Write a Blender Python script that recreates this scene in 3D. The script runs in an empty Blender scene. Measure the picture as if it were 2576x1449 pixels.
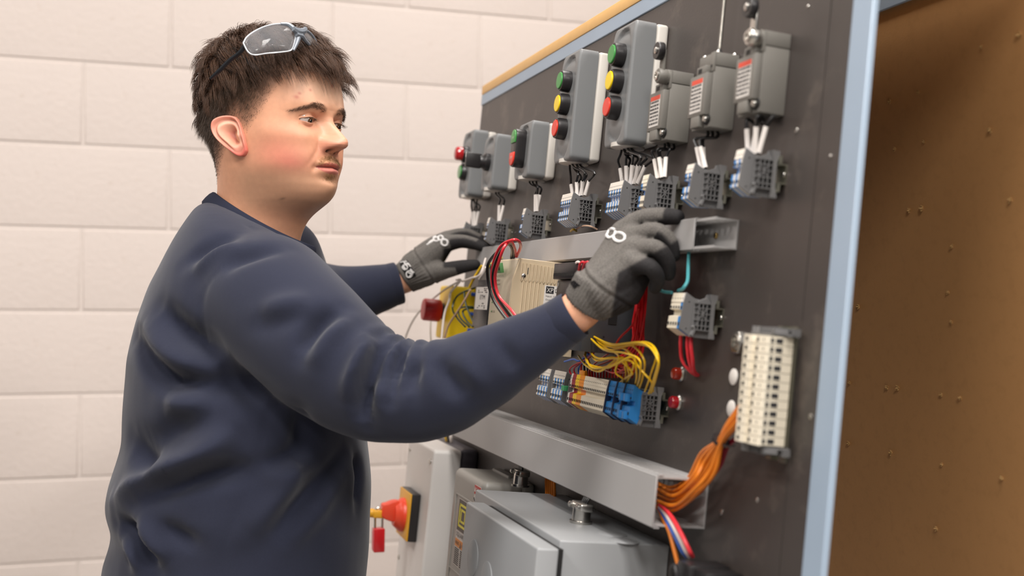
import bpy, bmesh, math, random
import numpy as np
from mathutils import Vector, Matrix, Quaternion

random.seed(3)
rng = np.random.default_rng(5)
SC = bpy.context.scene
COL = SC.collection

# ---------------------------------------------------------------- camera
CAM_LOC = Vector((0.0, 0.0, 1.4))
FPX = 3000.0
PITCH, ROLL = 0.0073, 0.0087
_c, _s, _cp, _sp = math.cos(ROLL), math.sin(ROLL), math.cos(PITCH), math.sin(PITCH)
CR = Vector((_c, -_s * _sp, _s * _cp))
CU = Vector((-_s, -_sp * _c, _cp * _c))
CD = Vector((0, _cp, _sp))
cam_data = bpy.data.cameras.new('camera')
cam = bpy.data.objects.new('camera', cam_data)
COL.objects.link(cam)
cam_data.sensor_width = 36.0
cam_data.lens = FPX / 2576.0 * 36.0
cam_data.clip_start = 0.05
cam_data.dof.use_dof = True
cam_data.dof.focus_distance = 1.60
cam_data.dof.aperture_fstop = 3.6
m = Matrix((CR, CU, -CD)).transposed().to_4x4()
m.translation = CAM_LOC
cam.matrix_world = m
SC.camera = cam

# ---------------------------------------------------------------- world, lamps, exposure
SC.view_settings.view_transform = 'Standard'
SC.view_settings.look = 'None'
SC.view_settings.gamma = 1.0
SC.view_settings.use_curve_mapping = False
SC.view_settings.exposure = 0.04
world = bpy.data.worlds.new('world')
SC.world = world
world.use_nodes = True
world.node_tree.nodes['Background'].inputs[0].default_value = (1.0, 0.96, 0.93, 1)
world.node_tree.nodes['Background'].inputs[1].default_value = 0.30


def area_light(name, loc, rot, sx, sy, power, color):
    d = bpy.data.lights.new(name, 'AREA')
    d.shape = 'RECTANGLE'
    d.size, d.size_y = sx, sy
    d.energy = power
    d.color = color
    o = bpy.data.objects.new(name, d)
    COL.objects.link(o)
    o.location = loc
    o.rotation_euler = rot
    return o


WARM = (1.0, 0.955, 0.915)
LAMPS = {(-1.7, -1.4): 34, (0.15, -1.4): 60, (2.0, -1.4): 100,
         (-1.7, 0.55): 36, (0.15, 0.55): 50, (2.0, 0.55): 30,
         (-1.7, 2.45): 14, (0.15, 2.45): 16, (2.0, 2.45): 14}
for (lx, ly), pw_ in LAMPS.items():
    area_light('tube_light', (lx, ly, 3.28), (0, 0, 0.3), 0.35, 1.25, pw_, WARM)

# ---------------------------------------------------------------- helpers


def lin(c):
    if isinstance(c, str):
        c = [int(c[i:i + 2], 16) for i in (0, 2, 4)]
    return tuple(((v / 255.0) / 12.92 if v / 255.0 <= 0.04045 else ((v / 255.0 + 0.055) / 1.055) ** 2.4) for v in c) + (1.0,)


MATS = {}


def mat(name, col, rough=0.5, metal=0.0, var=0.0, vscale=8.0, bump=0.0, bscale=200.0, spec=0.5, coat=0.0, trans=0.0, dirt=None, sss=0.0, sheen=0.0, bdist=0.001):
    """procedural principled material: base colour, slow colour variation, fine bump, optional dirt specks"""
    if name in MATS:
        return MATS[name]
    mt = bpy.data.materials.new(name)
    mt.use_nodes = True
    nt = mt.node_tree
    b = nt.nodes['Principled BSDF']
    c = lin(col)
    b.inputs['Base Color'].default_value = c
    b.inputs['Roughness'].default_value = rough
    b.inputs['Metallic'].default_value = metal
    b.inputs['Specular IOR Level'].default_value = spec
    b.inputs['Coat Weight'].default_value = coat
    b.inputs['Transmission Weight'].default_value = trans
    if sheen:
        b.inputs['Sheen Weight'].default_value = sheen
    if sss:
        b.inputs['Subsurface Weight'].default_value = sss
        b.inputs['Subsurface Radius'].default_value = (0.006, 0.002, 0.001)
        b.inputs['Subsurface Scale'].default_value = 1.0
    tc = nt.nodes.new('ShaderNodeTexCoord')
    src = None
    if var:
        n = nt.nodes.new('ShaderNodeTexNoise')
        n.inputs['Scale'].default_value = vscale
        n.inputs['Detail'].default_value = 6
        nt.links.new(tc.outputs['Object'], n.inputs['Vector'])
        mx = nt.nodes.new('ShaderNodeMix')
        mx.data_type = 'RGBA'
        mx.inputs[6].default_value = tuple(v * (1 - var) for v in c[:3]) + (1,)
        mx.inputs[7].default_value = tuple(min(1, v * (1 + var)) for v in c[:3]) + (1,)
        nt.links.new(n.outputs['Fac'], mx.inputs[0])
        src = mx.outputs[2]
    if dirt:
        dcol, dscale, lo, hi, amt = dirt
        n = nt.nodes.new('ShaderNodeTexNoise')
        n.inputs['Scale'].default_value = dscale
        n.inputs['Detail'].default_value = 8
        n.inputs['Roughness'].default_value = 0.7
        nt.links.new(tc.outputs['Object'], n.inputs['Vector'])
        mr = nt.nodes.new('ShaderNodeMapRange')
        mr.inputs[1].default_value, mr.inputs[2].default_value = lo, hi
        mr.inputs[3].default_value, mr.inputs[4].default_value = 0, amt
        nt.links.new(n.outputs['Fac'], mr.inputs[0])
        mx = nt.nodes.new('ShaderNodeMix')
        mx.data_type = 'RGBA'
        mx.inputs[6].default_value = c
        mx.inputs[7].default_value = lin(dcol)
        if src:
            nt.links.new(src, mx.inputs[6])
        nt.links.new(mr.outputs[0], mx.inputs[0])
        src = mx.outputs[2]
    if src:
        nt.links.new(src, b.inputs['Base Color'])
    if bump:
        n = nt.nodes.new('ShaderNodeTexNoise')
        n.inputs['Scale'].default_value = bscale
        n.inputs['Detail'].default_value = 4
        nt.links.new(tc.outputs['Object'], n.inputs['Vector'])
        bp = nt.nodes.new('ShaderNodeBump')
        bp.inputs['Strength'].default_value = bump
        bp.inputs['Distance'].default_value = bdist
        nt.links.new(n.outputs['Fac'], bp.inputs['Height'])
        nt.links.new(bp.outputs[0], b.inputs['Normal'])
    MATS[name] = mt
    return mt


def empty(name, matrix, label=None, cat=None, group=None, kind=None):
    o = bpy.data.objects.new(name, None)
    o.empty_display_size = 0.02
    COL.objects.link(o)
    o.matrix_world = matrix
    tag(o, label, cat, group, kind)
    return o


def tag(o, label=None, cat=None, group=None, kind=None):
    if label: o['label'] = label
    if cat: o['category'] = cat
    if group: o['group'] = group
    if kind: o['kind'] = kind
    return o


def link(name, me, material, parent=None, matrix=None):
    o = bpy.data.objects.new(name, me)
    COL.objects.link(o)
    if material and not me.materials:
        for x in (material if isinstance(material, (list, tuple)) else [material]):
            me.materials.append(x)
    if parent:
        o.parent = parent
    if matrix is not None:
        if parent: o.matrix_local = matrix
        else: o.matrix_world = matrix
    return o


class MB:
    """mesh collector: primitives are added to one bmesh and linked as ONE object"""

    def __init__(self):
        self.bm = bmesh.new()
        self.mi = 0

    def _fin(self, geom_faces, smooth=False):
        for f in geom_faces:
            f.smooth = smooth
            f.material_index = self.mi

    def box(self, x0, x1, y0, y1, z0, z1, bev=0.0, seg=2, mtx=None):
        t = bmesh.new()
        bmesh.ops.create_cube(t, size=1.0)
        for v in t.verts:
            v.co = Vector(((x0 + x1) / 2 + v.co.x * (x1 - x0), (y0 + y1) / 2 + v.co.y * (y1 - y0), (z0 + z1) / 2 + v.co.z * (z1 - z0)))
        if bev:
            bmesh.ops.bevel(t, geom=list(t.edges), offset=bev, segments=seg, affect='EDGES', profile=0.5)
        self.add(t, mtx, bool(bev))
        return self

    def add(self, t, mtx=None, smooth=False):
        if mtx is not None:
            bmesh.ops.transform(t, matrix=mtx, verts=t.verts)
        me = bpy.data.meshes.new('tmp')
        for f in t.faces:
            f.material_index = self.mi
            f.smooth = smooth
        t.to_mesh(me)
        t.free()
        self.bm.from_mesh(me)
        bpy.data.meshes.remove(me)

    def prism(self, pts, axis, a0, a1, bev=0.0, mtx=None, seg=2):
        """polygon pts extruded along axis ('x','y','z') from a0 to a1; pts are the two other coords in xyz order"""
        t = bmesh.new()

        def mk(p, a):
            return {'x': (a, p[0], p[1]), 'y': (p[0], a, p[1]), 'z': (p[0], p[1], a)}[axis]
        A = [t.verts.new(mk(p, a0)) for p in pts]
        Bv = [t.verts.new(mk(p, a1)) for p in pts]
        n = len(pts)
        t.faces.new(A)
        t.faces.new(list(reversed(Bv)))
        for i in range(n):
            t.faces.new((A[i], Bv[i], Bv[(i + 1) % n], A[(i + 1) % n]))
        bmesh.ops.recalc_face_normals(t, faces=t.faces)
        if bev:
            bmesh.ops.bevel(t, geom=list(t.edges), offset=bev, segments=seg, affect='EDGES', profile=0.5)
        self.add(t, mtx, bool(bev))
        return self

    def lathe(self, prof, origin, axis, n=24, smooth=True):
        """prof: list of (r, h) along axis from origin"""
        t = bmesh.new()
        ax = Vector(axis).normalized()
        up = Vector((0, 0, 1)) if abs(ax.z) < 0.9 else Vector((1, 0, 0))
        e1 = ax.cross(up).normalized()
        e2 = ax.cross(e1)
        o = Vector(origin)
        rings = []
        for r, h in prof:
            if r < 1e-6:
                rings.append([t.verts.new(o + ax * h)])
            else:
                rings.append([t.verts.new(o + ax * h + (e1 * math.cos(2 * math.pi * k / n) + e2 * math.sin(2 * math.pi * k / n)) * r) for k in range(n)])
        for a, b in zip(rings[:-1], rings[1:]):
            for k in range(n):
                k2 = (k + 1) % n
                if len(a) == 1 and len(b) == 1: continue
                if len(a) == 1: t.faces.new((a[0], b[k], b[k2]))
                elif len(b) == 1: t.faces.new((a[k], b[0], a[k2]))
                else: t.faces.new((a[k], b[k], b[k2], a[k2]))
        if len(rings[0]) > 1: t.faces.new(rings[0])
        if len(rings[-1]) > 1: t.faces.new(rings[-1])
        bmesh.ops.recalc_face_normals(t, faces=t.faces)
        self.add(t, None, smooth)
        return self

    def tube(self, pts, r, n=8, sub=6, caps=True, flat=1.0):
        """smooth tube through pts (Catmull-Rom); r may be a list"""
        P = spline(pts, sub) if sub > 1 else [Vector(p) for p in pts]
        L = len(P)
        rr = [r] * L if not isinstance(r, (list, tuple)) else list(np.interp(np.linspace(0, 1, L), np.linspace(0, 1, len(r)), r))
        t = bmesh.new()
        rings = []
        up = None
        for i in range(L):
            d = (P[min(i + 1, L - 1)] - P[max(i - 1, 0)])
            if d.length < 1e-9: d = Vector((0, 0, 1))
            d.normalize()
            if up is None:
                up = d.orthogonal().normalized()
            up = (up - d * up.dot(d))
            if up.length < 1e-6: up = d.orthogonal()
            up.normalize()
            sd = d.cross(up)
            rings.append([t.verts.new(P[i] + (up * math.cos(2 * math.pi * k / n) + sd * math.sin(2 * math.pi * k / n) * flat) * rr[i]) for k in range(n)])
        for a, b in zip(rings[:-1], rings[1:]):
            for k in range(n):
                t.faces.new((a[k], a[(k + 1) % n], b[(k + 1) % n], b[k]))
        if caps:
            t.faces.new(list(reversed(rings[0])))
            t.faces.new(rings[-1])
        self.add(t, None, True)
        return self

    def mesh(self, name='mesh', sharp=40):
        me = bpy.data.meshes.new(name)
        self.bm.to_mesh(me)
        self.bm.free()
        if sharp and len(me.polygons):
            try:
                me.set_sharp_from_angle(angle=math.radians(sharp))
            except Exception:
                pass
        return me

    def obj(self, name, material, parent=None, matrix=None, sharp=40):
        return link(name, self.mesh(name, sharp), material, parent, matrix)


def spline(pts, sub=6):
    P = [Vector(p) for p in pts]
    if len(P) < 3:
        return [P[0].lerp(P[-1], k / sub) for k in range(sub + 1)]
    out = []
    for i in range(len(P) - 1):
        p0 = P[i - 1] if i else P[0] * 2 - P[1]
        p1, p2 = P[i], P[i + 1]
        p3 = P[i + 2] if i + 2 < len(P) else P[-1] * 2 - P[-2]
        for k in range(sub):
            t = k / sub
            out.append(0.5 * ((2 * p1) + (p2 - p0) * t + (2 * p0 - 5 * p1 + 4 * p2 - p3) * t * t + (3 * p1 - p0 - 3 * p2 + p3) * t ** 3))
    out.append(P[-1])
    return out


_TXT = {}


def text_mesh(s, width=None, height=None, depth=0.0, align='CENTER', bold=0.0):
    """lettering as a flat mesh in the XZ plane facing -Y"""
    cu = bpy.data.curves.new('txt', 'FONT')
    cu.body = s
    cu.align_x = align
    cu.align_y = 'CENTER'
    cu.resolution_u = 2
    cu.offset = bold
    cu.extrude = 0.0
    o = bpy.data.objects.new('txt', cu)
    COL.objects.link(o)
    dg = bpy.context.evaluated_depsgraph_get()
    me = bpy.data.meshes.new_from_object(o.evaluated_get(dg))
    bpy.data.objects.remove(o)
    bpy.data.curves.remove(cu)
    xs = np.array([v.co[:] for v in me.vertices])
    if len(xs) == 0: return me
    sx = xs[:, 0].max() - xs[:, 0].min()
    sy = xs[:, 1].max() - xs[:, 1].min()
    fx = width / sx if width else None
    fy = height / sy if height else None
    if fx is None: fx = fy
    if fy is None: fy = fx
    cx = 0.5 * (xs[:, 0].max() + xs[:, 0].min()) if align == 'CENTER' else xs[:, 0].min()
    cy = 0.5 * (xs[:, 1].max() + xs[:, 1].min())
    for v in me.vertices:
        v.co = ((v.co.x - cx) * fx, 0, (v.co.y - cy) * fy)
    return me


def T(x, y, z):
    return Matrix.Translation((x, y, z))


# ---------------------------------------------------------------- the board's own frame: u along the board (to the near end), v up it, w out of it
YB, TILT = 0.295, 0.095
HX = Vector((math.sin(YB), -math.cos(YB), 0))
_n = Vector((-math.cos(YB), -math.sin(YB), 0))
BZ = Vector((0, 0, 1)) * math.cos(TILT) - _n * math.sin(TILT)
BN = _n * math.cos(TILT) + Vector((0, 0, 1)) * math.sin(TILT)
BO = Vector((0.6 - math.tan(YB) * 1.05, 1.05, 1.4))
MBOARD = Matrix((HX, -BN, BZ)).transposed().to_4x4()
MBOARD.translation = BO


def bm_at(u, v, w=0.0):
    return MBOARD @ T(u, -w, v)


def ray(px, py):
    return CR * ((px - 1288.0) / FPX) - CU * ((py - 724.5) / FPX) + CD


def P(px, py, w=0.0):
    """point of the plane w in front of the board, in board coordinates (x=u, y=-w, z=v), from a measured photo position"""
    d = ray(px, py)
    t = ((BO + BN * w - CAM_LOC).dot(BN)) / d.dot(BN)
    q = CAM_LOC + d * t - BO
    return Vector((q.dot(HX), -w, q.dot(BZ)))


def at(px, py, Y):
    """world point at distance Y in front of the camera"""
    return CAM_LOC + ray(px, py) * Y
# ================================================================ the room
M_WALL = mat('painted_block', 'd9cdc6', 0.55, var=0.03, vscale=5, bump=0.28, bscale=70, bdist=0.004, dirt=('c4b3a5', 26, 0.60, 0.78, 0.55))
M_MORTAR = mat('painted_mortar', 'd9cec7', 0.6, bump=0.4, bscale=120, bdist=0.002)
M_FLOOR = mat('concrete_floor', '8d8780', 0.5, var=0.15, vscale=3, bump=0.1, bscale=80)
M_CEIL = mat('ceiling_paint', 'd8d3cb', 0.8, bump=0.1)

YAW_W = 0.33
MW = Matrix(((math.cos(YAW_W), math.sin(YAW_W), 0), (-math.sin(YAW_W), math.cos(YAW_W), 0), (0, 0, 1))).transposed().to_4x4()
MW.translation = Vector((0, 3.25, 0))
wall = MB().box(-4, 4, 0.0025, 0.2, 0, 3.4).obj('wall_back', M_MORTAR, None, MW)
tag(wall, 'back wall of painted cream concrete blocks', kind='structure')
BL, BH, JT = 0.402, 0.2015, 0.0075


def block_mesh(length, seed):
    r = random.Random(seed)
    t = bmesh.new()
    bmesh.ops.create_cube(t, size=1.0)
    for v in t.verts:
        v.co = Vector((v.co.x * (length - JT), 0.012 + v.co.y * 0.024, v.co.z * (BH - JT)))
    bmesh.ops.bevel(t, geom=[e for e in t.edges if all(v.co.y < 0.001 for v in e.verts)], offset=0.0035, segments=3, affect='EDGES', profile=0.6)
    b = MB()
    b.add(t, None, True)
    return b.mesh('block')


full = [block_mesh(BL, k) for k in range(3)]
ZW0 = 1.3555
for k in range(-6, 10):
    z0 = ZW0 + BH * k
    off = -0.0975 if k % 2 else -0.300
    for i in range(-8, 10):
        s0 = off + BL * (i - 0)
        if -2.5 < s0 + BL and s0 < 3.0:
            link('block', full[(i * 7 + k * 3) % 3], M_WALL, wall, T(s0 + BL / 2, random.uniform(-0.0006, 0.0006), z0 + BH / 2))
tag(MB().box(-4, 5, -4, 6, -0.1, 0).obj('floor', M_FLOOR), 'grey concrete floor', kind='structure')
tag(MB().box(-4, 5, -4, 6, 3.4, 3.5).obj('ceiling', M_CEIL), 'off white ceiling', kind='structure')

# ================================================================ the A-frame trainer: black board on a light blue steel frame, brown board behind
M_BLACK = mat('black_board', '413b38', 0.42, var=0.12, vscale=5, bump=0.12, bscale=300, dirt=('7d7268', 11, 0.55, 0.80, 0.6))
M_BLUE = mat('blue_steel', '98a9bb', 0.38, var=0.05, vscale=14, bump=0.06, bscale=60, dirt=('7b8088', 30, 0.72, 0.8, 0.8))
M_OAK = mat('wood_edge', 'e3b470', 0.5, var=0.09, vscale=30, bump=0.1, bscale=200)
M_MDF = mat('hardboard', 'c8955f', 0.62, var=0.16, vscale=3.2, bump=0.16, bscale=420, dirt=('a57a48', 60, 0.5, 0.75, 0.35))
M_SPLINT = mat('splintered_wood', 'b5905c', 0.8, bump=0.3)
M_STEEL = mat('bright_steel', 'c9c6c0', 0.25, 1.0, bump=0.05)
M_DARK = mat('dark_void', '141313', 0.6)

stand = empty('training_stand', bm_at(-0.63, -1.35), 'A-frame training stand with black mounting board, light blue steel frame and wood top edge', 'stand')
OFF = T(0.63, 0, 1.35)      # the stand's children are written in board coordinates


def sp(mb, name, material):
    return mb.obj(name, material, stand, OFF)


U0, U1 = -1.292, 0.029
VB = -0.62
sp(MB().box(U0 + 0.003, -0.004, 0.0, 0.018, VB, 0.3685), 'black_panel', M_BLACK)
# front lip of the blue angle iron: right upright, top rail, left upright, lower rail
sp(MB().box(-0.003, U1, -0.003, 0.003, -1.4, 0.369, 0.0008, 1).box(0.001, 0.004, 0.003, 0.016, -1.4, 0.369), 'side_rail', M_BLUE)
sp(MB().box(U0, U1, -0.002, 0.003, 0.3690, 0.3895, 0.0008, 1), 'top_rail', M_BLUE)
sp(MB().box(U0, U0 + 0.003, 0.0005, 0.035, -1.4, 0.369), 'side_rail', M_BLUE)
sp(MB().box(U0, U1, -0.002, 0.003, VB - 0.04, VB), 'bottom_rail', M_BLUE)
sp(MB().box(U0, U1, -0.003, 0.2, 0.3897, 0.4075, 0.0015, 2), 'wood_top', M_OAK)
# groove beside the upright where the board's edge dips behind the lip
sp(MB().box(-0.046, -0.0445, -0.0006, 0.001, VB, 0.3685), 'panel_seam', M_BLACK)

# rear board: same length, leaning the other way, seen from its unpainted inside
RT = Vector((0.4386, 1.43, 1.745))                     # a point of its upper edge
REARZ = Vector((0, 0, 1)) * math.cos(TILT) + _n * math.sin(TILT)
REARN = _n * math.cos(TILT) - Vector((0, 0, 1)) * math.sin(TILT)
MREAR = Matrix((HX, -REARN, REARZ)).transposed().to_4x4()
MREAR.translation = RT
MSt_inv = stand.matrix_world.inverted()


def rear(mb, name, material):
    o = mb.obj(name, material, stand)
    o.matrix_local = MSt_inv @ MREAR
    return o


rear(MB().box(-0.90, 0.46, 0.0, 0.018, -1.1, 0.03), 'rear_panel', M_MDF)
rear(MB().box(-0.90, 0.46, -0.0045, 0.0, 0.0, 0.032, 0.001, 1), 'rear_rail', M_BLUE)
rear(MB().box(-0.90, -0.865, -0.003, 0.02, -1.72, 0.03), 'rear_leg', M_BLUE)
rear(MB().box(0.43, 0.46, -0.003, 0.02, -1.72, 0.03), 'rear_leg', M_BLUE)


def rear_point(px, py):
    d = ray(px, py)
    t = (RT - CAM_LOC).dot(REARN) / d.dot(REARN)
    q = CAM_LOC + d * t - RT
    return q.dot(HX), q.dot(REARZ)


# points of the screws that come through the rear board, each with its torn rim
def burst_mesh(seed):
    r = random.Random(seed)
    b = MB()
    for k in range(6):
        a = k * 1.05 + r.uniform(-0.3, 0.3)
        l = r.uniform(0.0016, 0.0032)
        p0 = Vector((math.cos(a) * 0.0012, 0, math.sin(a) * 0.0012))
        p1 = Vector((math.cos(a) * l, -r.uniform(0.0010, 0.0026), math.sin(a) * l))
        b.tube([p0, p1], [0.0010, 0.0003], 4, 2)
    b.lathe([(0.0012, 0.0), (0.0008, 0.0022), (0.0001, 0.0034)], (0, 0, 0), (0, -1, 0), 8)
    return b.mesh('burst')


bursts = [burst_mesh(k) for k in range(4)]
for i, (px, py) in enumerate(((2470, 118), (2311, 232), (2239, 255), (2492, 328), (2325, 357), (2252, 375), (2288, 530), (2320, 524), (2386, 735), (2396, 619), (2543, 503),
                              (2160, 771), (2394, 810), (2138, 963), (2232, 974), (2259, 976), (2369, 993), (2416, 1001), (2136, 1115), (2242, 1138), (2370, 1168), (2521, 1203), (2356, 1329), (2565, 88))):
    x, z = rear_point(px, py)
    o = link('screw_burst', bursts[i % 4], M_SPLINT, stand)
    o.matrix_local = MSt_inv @ MREAR @ T(x, 0, z) @ Matrix.Rotation(i * 0.9, 4, 'Y') @ Matrix.Scale(0.92 + 0.12 * (i % 4), 4)

# little marks and screws left on the black board
for px, py, r_ in ((1905, 1258, 0.0026), (1815, 1288, 0.0030), (2040, 1048, 0.0028), (2004, 328, 0.0028), (2034, 16, 0.0016), (2090, 393, 0.002), (1803, 592, 0.0)):
    if r_:
        q = P(px, py)
        o = MB().lathe([(r_, 0.0), (r_, 0.0006), (r_ * 0.7, 0.0012), (0, 0.0014)], (0, 0, 0), (0, -1, 0), 12).obj('panel_screw', M_STEEL, stand)
        o.matrix_local = MSt_inv @ MBOARD @ T(*q)
# ================================================================ devices on the black board
M_GREY = mat('station_grey', '787a7b', 0.42, var=0.03, vscale=30, bump=0.08, bscale=900, bdist=0.0004)
M_LGREY = mat('station_base', 'cfcac2', 0.45, bump=0.05, bscale=600)
M_BLKP = mat('black_plastic', '232122', 0.34, bump=0.04, bscale=500)
M_CABLE = mat('black_cable', '161516', 0.3)
M_SLEEVE = mat('marker_sleeve', 'e3dcd6', 0.5, bump=0.05)
M_GREEN = mat('button_green', '3f9145', 0.35)
M_YELLOW = mat('button_yellow', 'f2d010', 0.35)
M_RED = mat('button_red', 'e23a26', 0.35)
M_REDLENS = mat('red_lens', 'd01820', 0.15, trans=0.35, coat=0.5)
M_GRNLENS = mat('green_lens', '3c8a45', 0.2, coat=0.4)
M_LSG = mat('cast_grey', '75726c', 0.5, var=0.05, vscale=40, bump=0.12, bscale=350)
M_LABEL = mat('white_label', 'd8d3cd', 0.5)
M_PRINT = mat('black_print', '242326', 0.6)
M_ORPRINT = mat('orange_print', 'e0503a', 0.5)
M_TBW = mat('terminal_white', 'e6dfd4', 0.45)
M_TBC = mat('terminal_cream', 'e9dfca', 0.45)
M_TBB = mat('terminal_blue', '2f83c9', 0.4)
M_TBO = mat('terminal_orange', 'f0921e', 0.4)
M_TBY = mat('terminal_yellow', 'f3c71c', 0.4)
M_TBR = mat('terminal_maroon', '9a2230', 0.4)
M_TBN = mat('terminal_navy', '1f2a44', 0.45)
M_TBG = mat('terminal_grey', '6c6b6b', 0.5, bump=0.05, bscale=400)
M_TGRN = mat('terminal_green', '43a06a', 0.4)
M_ZINC = mat('zinc_rail', 'a8a696', 0.35, 0.9, bump=0.06)
M_DUCT = mat('duct_grey', 'a7a5a4', 0.5, var=0.04, vscale=12, bump=0.06, bscale=300)
M_PSU = mat('psu_beige', 'c9b698', 0.5, var=0.03, vscale=10, bump=0.03, bscale=400)
M_PSUF = mat('psu_front', 'bfb39b', 0.5)
M_PLC = mat('plc_charcoal', '3d3f43', 0.45, bump=0.05)
M_WRED = mat('wire_red', 'c3141c', 0.3)
M_WPINK = mat('wire_bright_red', 'd8323c', 0.28)
M_WYEL = mat('wire_yellow', 'e2b60c', 0.32)
M_WORG = mat('wire_orange', 'd9791c', 0.35)
M_WBLU = mat('wire_blue', '3a62b5', 0.35)
M_WWHT = mat('wire_white', 'e3d8d0', 0.4)
M_WTAN = mat('wire_tan', 'c9a68c', 0.4)
M_WTEAL = mat('wire_teal', '4b9aa0', 0.35)
M_WDG = mat('wire_dark_green', '1b2c1c', 0.35)
M_WGRY = mat('wire_grey', 'b3aca3', 0.4)
M_FERR = mat('ferrule_blue', '1c4fb8', 0.4)


def hf_box(mb, x0, x1, z0, z1, wb, wf, fillet, func=None, nx=18, nz=40, cr=0.004):
    """box from depth wb out to wf (towards -y) whose front is a height field with rounded rim; func(x,z)->recess"""
    e = [0, 0.06, 0.2, 0.45, 0.8, 1.2]

    def samp(a, b, n):
        E = [k * fillet for k in e]
        return [a + k for k in E] + list(np.linspace(a + 1.5 * fillet, b - 1.5 * fillet, n)) + [b - k for k in reversed(E)]
    X, Z = samp(x0, x1, nx), samp(z0, z1, nz)
    bm = bmesh.new()
    G = []
    for z in Z:
        row = []
        for x in X:
            xx, zz = x, z
            # round the corners of the outline
            dx, dz = min(x - x0, x1 - x), min(z - z0, z1 - z)
            d = min(dx, dz)
            if dx < cr and dz < cr:
                a, b = cr - dx, cr - dz
                mx = max(a, b)
                s = mx / max(1e-9, math.hypot(a, b))
                a, b = a * s, b * s
                xx = x0 + cr - a if x - x0 < cr else x1 - cr + a
                zz = z0 + cr - b if z - z0 < cr else z1 - cr + b
                d = cr - mx
            w = wf
            if d < fillet:
                w = wf - (fillet - math.sqrt(max(0, fillet ** 2 - (fillet - d) ** 2)))
            if func: w -= func(x, z)
            row.append(bm.verts.new((xx, -w, zz)))
        G.append(row)
    for j in range(len(Z) - 1):
        for i in range(len(X) - 1):
            bm.faces.new((G[j][i], G[j][i + 1], G[j + 1][i + 1], G[j + 1][i]))
    rim = G[0] + [r[-1] for r in G[1:]] + list(reversed(G[-1][:-1])) + [r[0] for r in reversed(G[1:-1])]
    back = [bm.verts.new((v.co.x, -wb, v.co.z)) for v in rim]
    n = len(rim)
    for i in range(n):
        bm.faces.new((rim[(i + 1) % n], rim[i], back[i], back[(i + 1) % n]))
    bm.faces.new(back)
    bmesh.ops.recalc_face_normals(bm, faces=bm.faces)
    mb.add(bm, None, True)
    return mb


def sstep(a, b, x):
    t = min(1, max(0, (x - a) / (b - a)))
    return t * t * (3 - 2 * t)


def screw_mesh(r=0.0022, d=0.0012):
    b = MB()
    b.lathe([(r, 0), (r, d * 0.6), (r * 0.75, d), (0, d)], (0, 0, 0), (0, -1, 0), 12)
    return b.mesh('screw')


ME_SCREW = screw_mesh()


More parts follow.
